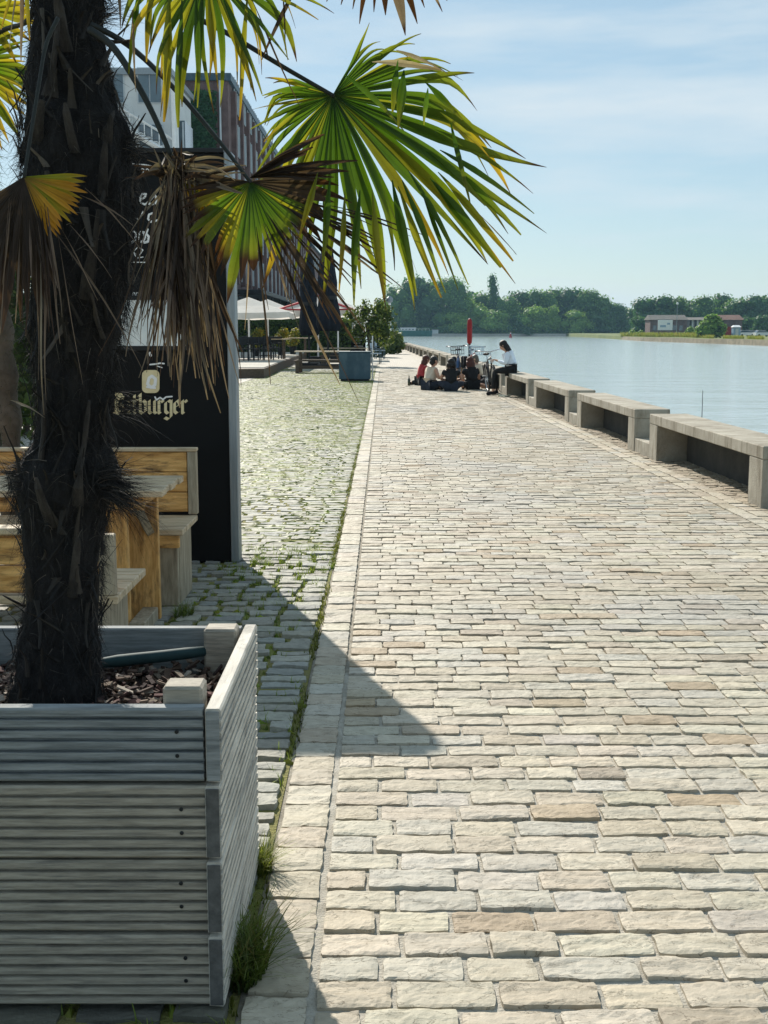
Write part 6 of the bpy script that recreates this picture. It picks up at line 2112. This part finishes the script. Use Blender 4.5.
# dense woodland behind that reads as one mass
b = MB(); rg = random.Random(17)
for i in range(150):
    px = rg.uniform(385, 800)
    Yt = rg.uniform(640, 720)
    yt = interp([(385, 296), (410, 286), (450, 286), (500, 295), (540, 291), (590, 290), (615, 303), (632, 310), (645, 302), (700, 297), (800, 298)], px) + rg.uniform(0, 14)
    q = W(px, yt, Yt)
    r = rg.uniform(5, 9)
    crown(b, [((q.x, Yt, q.z - r), (r, r, r)), ((q.x + rg.gauss(0, 3), Yt - 3, (q.z - r) * .5), (r * 1.1, r, r))], 110, 1.0, i, FARD + FAR[:2], core=.9)
tag(b.build('woodland', MT['foliage']), 'dense woodland filling in behind the trees of the far bank', 'woodland', kind='stuff')
b = MB(); rg = random.Random(18)
for i in range(2600):
    px = rg.uniform(392, 640)
    Yt = rg.uniform(603, 612)
    q = W(px, 333, Yt)
    leafquad(b, Vector((q.x, Yt, ZW + rg.uniform(1, 4.0))), Vector((rg.gauss(0, .5), -1, rg.gauss(.3, .5))), rg.uniform(.6, 1.2), vary(rg.choice(FARD), rg, .2), rg)
tag(b.build('undergrowth', MT['foliage']), 'dark undergrowth along the foot of the far treeline', 'undergrowth', kind='stuff')

# green barge at the far bank
p = W(409, 333, 585)
bg_ = thing('barge', (p.x, 585, ZW), 'long green barge moored at the far bank', 'boat')
b = MB()
Lh = 11.3
pr = [(-Lh, 0), (-Lh + 1, -2.1), (Lh - 2.5, -2.1), (Lh, 0), (Lh - 2.5, 2.1), (-Lh + 1, 2.1)]
lo = [b.vert((x * .97, y * .8, -.4)) for x, y in pr]; hi = [b.vert((x, y, 2.6 + .25 * (abs(x) > 10))) for x, y in pr]
for i in range(6): b.face((lo[i], lo[(i + 1) % 6], hi[(i + 1) % 6], hi[i]))
b.face(hi)
b.build('hull', MT['barge'], bg_)
part(bg_, 'cabin', MT['plaster'], [((-4, -1.5, 2.7), (3.2, 1.5, 4.0))], .05)
part(bg_, 'cabin_roof', MT['white'], [((-4.3, -1.8, 4.01), (3.5, 1.8, 4.2))], .02)
part(bg_, 'window', MT['glass'], [((-3.4 + i * 1.6, -1.53, 3.1), (-2.4 + i * 1.6, -1.505, 3.7)) for i in range(4)], 0)
b = MB()
for i in range(12): b.tube([(-10 + i * 1.8, -2.0, 2.6), (-10 + i * 1.8, -2.0, 3.6)], .05, 4)
b.tube([(-10, -2, 3.6), (9.8, -2, 3.6)], .05, 4)
b.build('railing', MT['white'], bg_)
# small shed right of the barge
p = W(435, 333, 603)
sh = thing('shed', (p.x, 603.5, ZW + 1.05), 'tiny grey shed on the far bank right of the barge', 'shed')
part(sh, 'wall', MT['plaster'], [((-1.6, -1, 0), (1.6, 1, 2.2))], 0)
part(sh, 'roof', MT['roofgrey'], [((-1.9, -1.2, 2.201), (1.9, 1.2, 2.45))], 0)
p = W(510.5, 337.3, 480)
by = thing('buoy', (p.x, 480, ZW), 'small red buoy floating in the harbour above the person in white', 'buoy')
b = MB(); b.lathe([(.5, -.2), (.6, .2), (.45, .8), (.2, 1.5), (.18, 2.1), (.02, 2.2)], 12); b.build('float', MT['red'], by, True)
b = MB(); b.lathe([(.21, 1.6), (.2, 1.9)], 12); b.build('band', MT['white'], by)

# things on the peninsula
def big_bush(px, ytop, wpx, Yt, label, seed, cols, n=1500, group=None):
    base = W(px, 331, Yt); zt = W(px, ytop, Yt).z; zb = ZW + .9
    h = zt - zb; w = wpx / F * Yt
    o = thing('bush', (base.x, Yt, zb), label, 'bush', group=group)
    b = MB(); b.tube([(0, 0, -.2), (0, 0, h * .5)], [.25, .1], 7); b.build('trunk', MT['bark'], o)
    rg = random.Random(seed)
    l = [((0, 0, h * .5), (w * .36, w * .34, h * .42)), ((-w * .25, 0, h * .34), (w * .26, w * .25, h * .3)), ((w * .25, 0, h * .36), (w * .26, w * .25, h * .33)), ((.05 * w, 0, h * .75), (w * .25, w * .24, h * .24)), ((-.1 * w, -.1 * w, h * .2), (w * .35, w * .3, h * .22))]
    b = MB(); crown(b, l, n, .035 * w + .12, seed, cols, core=.78); b.build('crown', MT['foliage'], o)
    return o
YB_ = lambda px: interp([(621, 372), (668, 318), (735, 252), (768, 225)], px)
big_bush(711, 313.5, 31, 290, 'big rounded green bush standing at the water on the right bank', 71, FARL + [(.05, .10, .025)], 1700)
big_bush(632, 329.5, 9, 366, 'small reedy bush at the tip of the right bank', 72, FARL, 500)
big_bush(690, 326, 12, 330, 'small bush between billboard and the big bush', 73, FARL, 500)
big_bush(640, 330, 8, 356, 'second small reedy bush near the tip of the right bank', 74, FARL, 400)
b = MB(); rg = random.Random(4)
for _ in range(5200):
    px = rg.uniform(621, 800)
    Yt = YB_(min(px, 768)) + rg.uniform(.5, 10)
    if px > 768: Yt = 222 + rg.uniform(0, 8) - (px - 768) * .3
    q = W(px, 331, Yt)
    dens = mnoise.noise((px * .08, 1, 1))
    if 700 < px and dens < -.1: continue
    hgt = rg.uniform(.4, 1.3) * (1.3 if px < 700 else .8)
    c0 = vary((.10, .13, .03), rg, .2); c1 = vary(rg.choice(((.24, .26, .06), (.17, .22, .05), (.30, .27, .10))), rg, .15)
    z = ZW + .85
    a = b.vert((q.x - .12, Yt, z), c0); c_ = b.vert((q.x + .12, Yt, z), c0); d = b.vert((q.x + rg.gauss(0, .3), Yt + rg.gauss(0, .2), z + hgt), c1)
    b.face((a, c_, d))
tag(b.build('reeds', MT['grass']), 'yellow green reeds along the right bank', 'reeds', kind='stuff')
# billboard
p = W(665, 331, 330)
bb_ = thing('billboard', (p.x, 330, ZW + 1.2), 'white billboard on posts near the tip of the right bank', 'billboard')
part(bb_, 'panel', MT['white'], [((-2.0, -.06, 1.6), (2.0, .06, 4.4))], 0)
part(bb_, 'frame', MT['darkmetal'], [((-2.1, -.04, 1.5), (2.1, .04, 1.599)), ((-2.1, -.04, 4.401), (2.1, .04, 4.5))], 0)
part(bb_, 'post', MT['darkmetal'], [((-1.7, .061, 0), (-1.5, .25, 4.3)), ((1.5, .061, 0), (1.7, .25, 4.3))], 0)
part(bb_, 'faded_print', MT['bluechair'], [((-1.4, -.075, 2.4), (.2, -.0605, 3.0)), ((.5, -.075, 3.1), (1.3, -.0605, 3.6))], 0)
# low long building
p0, p1 = W(650, 331, 410), W(742, 331, 410)
lbu = thing('low_building', ((p0.x + p1.x) / 2, 414, ZW + 1.3), 'long low building with a grey and a red brown roof behind the bank', 'building')
hw = (p1.x - p0.x) / 2
part(lbu, 'wall', MT['brick'], [((-hw, -4, 0), (-hw * .2, 4, 5.0))], 0)
part(lbu, 'wall', MT['brick'], [((hw * .38, -4, 0), (hw, 4, 5.0))], 0)
part(lbu, 'open_bay_wall', MT['glass'], [((-hw * .198, 1, 0), (hw * .378, 3.9, 5.0))], 0)
part(lbu, 'column', MT['plaster'], [((-hw * .2 + i * hw * .11, -3.8, 0), (-hw * .2 + i * hw * .11 + .5, -3.3, 5.0)) for i in range(1, 5)], 0)
for (xa, xc, m_, nm) in ((-hw - .4, -hw * .18, MT['roofgrey'], 'roof'), (-hw * .179, hw * .36, MT['roofgrey'], 'flat_roof'), (hw * .361, hw + .4, MT['rooftile'], 'roof')):
    b = MB()
    zr = 6.7 if nm == 'roof' else 5.9
    i = [b.vert(q) for q in ((xa, -4.6, 5.01), (xc, -4.6, 5.01), (xc, 4.6, 5.01), (xa, 4.6, 5.01), (xa + .3, 0, zr), (xc - .3, 0, zr))]
    for q in ((0, 1, 5, 4), (2, 3, 4, 5), (0, 4, 3), (1, 2, 5), (3, 2, 1, 0)): b.face([i[k] for k in q])
    b.build(nm, m_, lbu)
part(lbu, 'window', MT['glass'], [((-hw + 1 + i * 2.2, -4.04, 1.5), (-hw + 2.2 + i * 2.2, -4.003, 3.2)) for i in range(5)], 0)
# red container and pale hut
p = W(733, 331, 335)
rc = thing('red_container', (p.x, 336, ZW + 1.3), 'red steel container behind the pale hut on the right bank', 'container')
b = MB(); b.box((-2.2, -1.2, 0), (2.2, 1.2, 2.5), .03)
for i in range(13): b.box((-2.05 + i * .32, -1.26, .2), (-1.90 + i * .32, -1.201, 2.35))
b.build('body', MT['red'], rc)
part(rc, 'roof', MT['rooftile'], [((-2.3, -1.3, 2.501), (2.3, 1.3, 2.62))], 0)
part(rc, 'door', MT['darkmetal'], [((-.5, -1.30, .1), (.5, -1.262, 2.2))], 0)
p = W(736, 331, 285)
hu = thing('hut', (p.x, 285, ZW + 1.2), 'small pale blue grey hut with a white roof on the right bank', 'hut')
part(hu, 'wall', MT['bluechair'], [((-.85, -.8, 0), (.85, .8, 2.3))], 0)
b = MB(); i = [b.vert(q) for q in ((-1.0, -1, 2.301), (1.0, -1, 2.301), (1.0, 1, 2.301), (-1.0, 1, 2.301), (-.7, 0, 2.75), (.7, 0, 2.75))]
for q in ((0, 1, 5, 4), (2, 3, 4, 5), (0, 4, 3), (1, 2, 5), (3, 2, 1, 0)): b.face([i[k] for k in q])
b.build('roof', MT['white'], hu)
part(hu, 'door', MT['plaster'], [((-.35, -.83, .05), (.35, -.803, 1.95))], 0)
# parked white cars
car0 = None
for i, (px, Yt, lab) in enumerate(((746, 292, 'parked white car nearest the pale hut'), (754, 300, 'parked white car between the two others'), (763, 288, 'parked white car nearest the right edge of the photo'))):
    p = W(px, 331, Yt)
    if car0 is None:
        o = thing('parked_car', (p.x, Yt, ZW + 1.25), lab, 'car', R(8), 'cars parked on the right bank'); car0 = o
        b = MB()
        prof = [(-1.0, .3), (-1.0, .85), (-.75, .95), (-.2, 1.0), (.05, 1.0), (1.0, .8), (1.05, .35)]
        L2 = 1.45
        sec = [(-2.1, .32), (-2.1, .95), (-1.2, 1.0), (1.0, 1.0), (2.05, .85), (2.1, .35)]
        lo = [b.vert((x, -.85, z)) for x, z in sec]; hi = [b.vert((x, .85, z)) for x, z in sec]
        for k_ in range(6): b.face((lo[k_], lo[(k_ + 1) % 6], hi[(k_ + 1) % 6], hi[k_]))
        b.face(lo[::-1]); b.face(hi); b.build('body', MT['white'], o)
        b = MB(); sec = [(-1.9, .96), (-1.5, 1.48), (.3, 1.5), (1.1, 1.0)]
        lo = [b.vert((x, -.74, z)) for x, z in sec]; hi = [b.vert((x, .74, z)) for x, z in sec]
        for k_ in range(4): b.face((lo[k_], lo[(k_ + 1) % 4], hi[(k_ + 1) % 4], hi[k_]))
        b.face(lo[::-1]); b.face(hi); b.build('cabin_glass', MT['glass'], o)
        part(o, 'roof', MT['white'], [((-1.5, -.72, 1.501), (.3, .72, 1.55))], .01)
        for x in (-1.3, 1.3):
            for y in (-.86, .70):
                b = MB(); b.lathe([(.31, 0), (.31, .16)], 14); m_ = Matrix.Translation((x, y + .16, .31)) @ Euler((PI / 2, 0, 0)).to_matrix().to_4x4(); b.v = [tuple(m_ @ Vector(q)) for q in b.v]
                b.build('wheel', MT['rubber'], o)
    else:
        o = copy_tree(car0); o.location = (p.x, Yt, ZW + 1.25); o['label'] = lab
# street lamp in front of the trees
p = W(676.5, 331, 400)
sl_ = thing('street_lamp', (p.x, 400, ZW + 1.2), 'tall street lamp with a pale round head in front of the dark trees', 'street lamp')
zt = W(676, 304.5, 400).z - ZW - 1.2
b = MB(); b.tube([(0, 0, 0), (0, 0, zt)], [.12, .08], 8); b.build('pole', MT['alu'], sl_)
b = MB(); b.ball((0, 0, zt + .3), .42, 10, 7); b.build('lamp_head', MT['white'], sl_, True)

# ================================================================== HAZE
hm, hnt, hout = new_mat('haze_air')
pv = hnt.nodes.new('ShaderNodeVolumePrincipled')
pv.inputs['Color'].default_value = (0.45, 0.75, 1.0, 1)
pv.inputs['Density'].default_value = 0.00014
pv.inputs['Anisotropy'].default_value = 0.1
hnt.links.new(pv.outputs[0], hout.inputs['Volume'])
b = MB(); b.box((-930, -70, -5.2), (930, 1520, 45))
hz = b.build('haze', hm)
tag(hz, 'thin bluish haze in the air over the harbour', 'haze', kind='stuff')

bpy.context.view_layer.update()
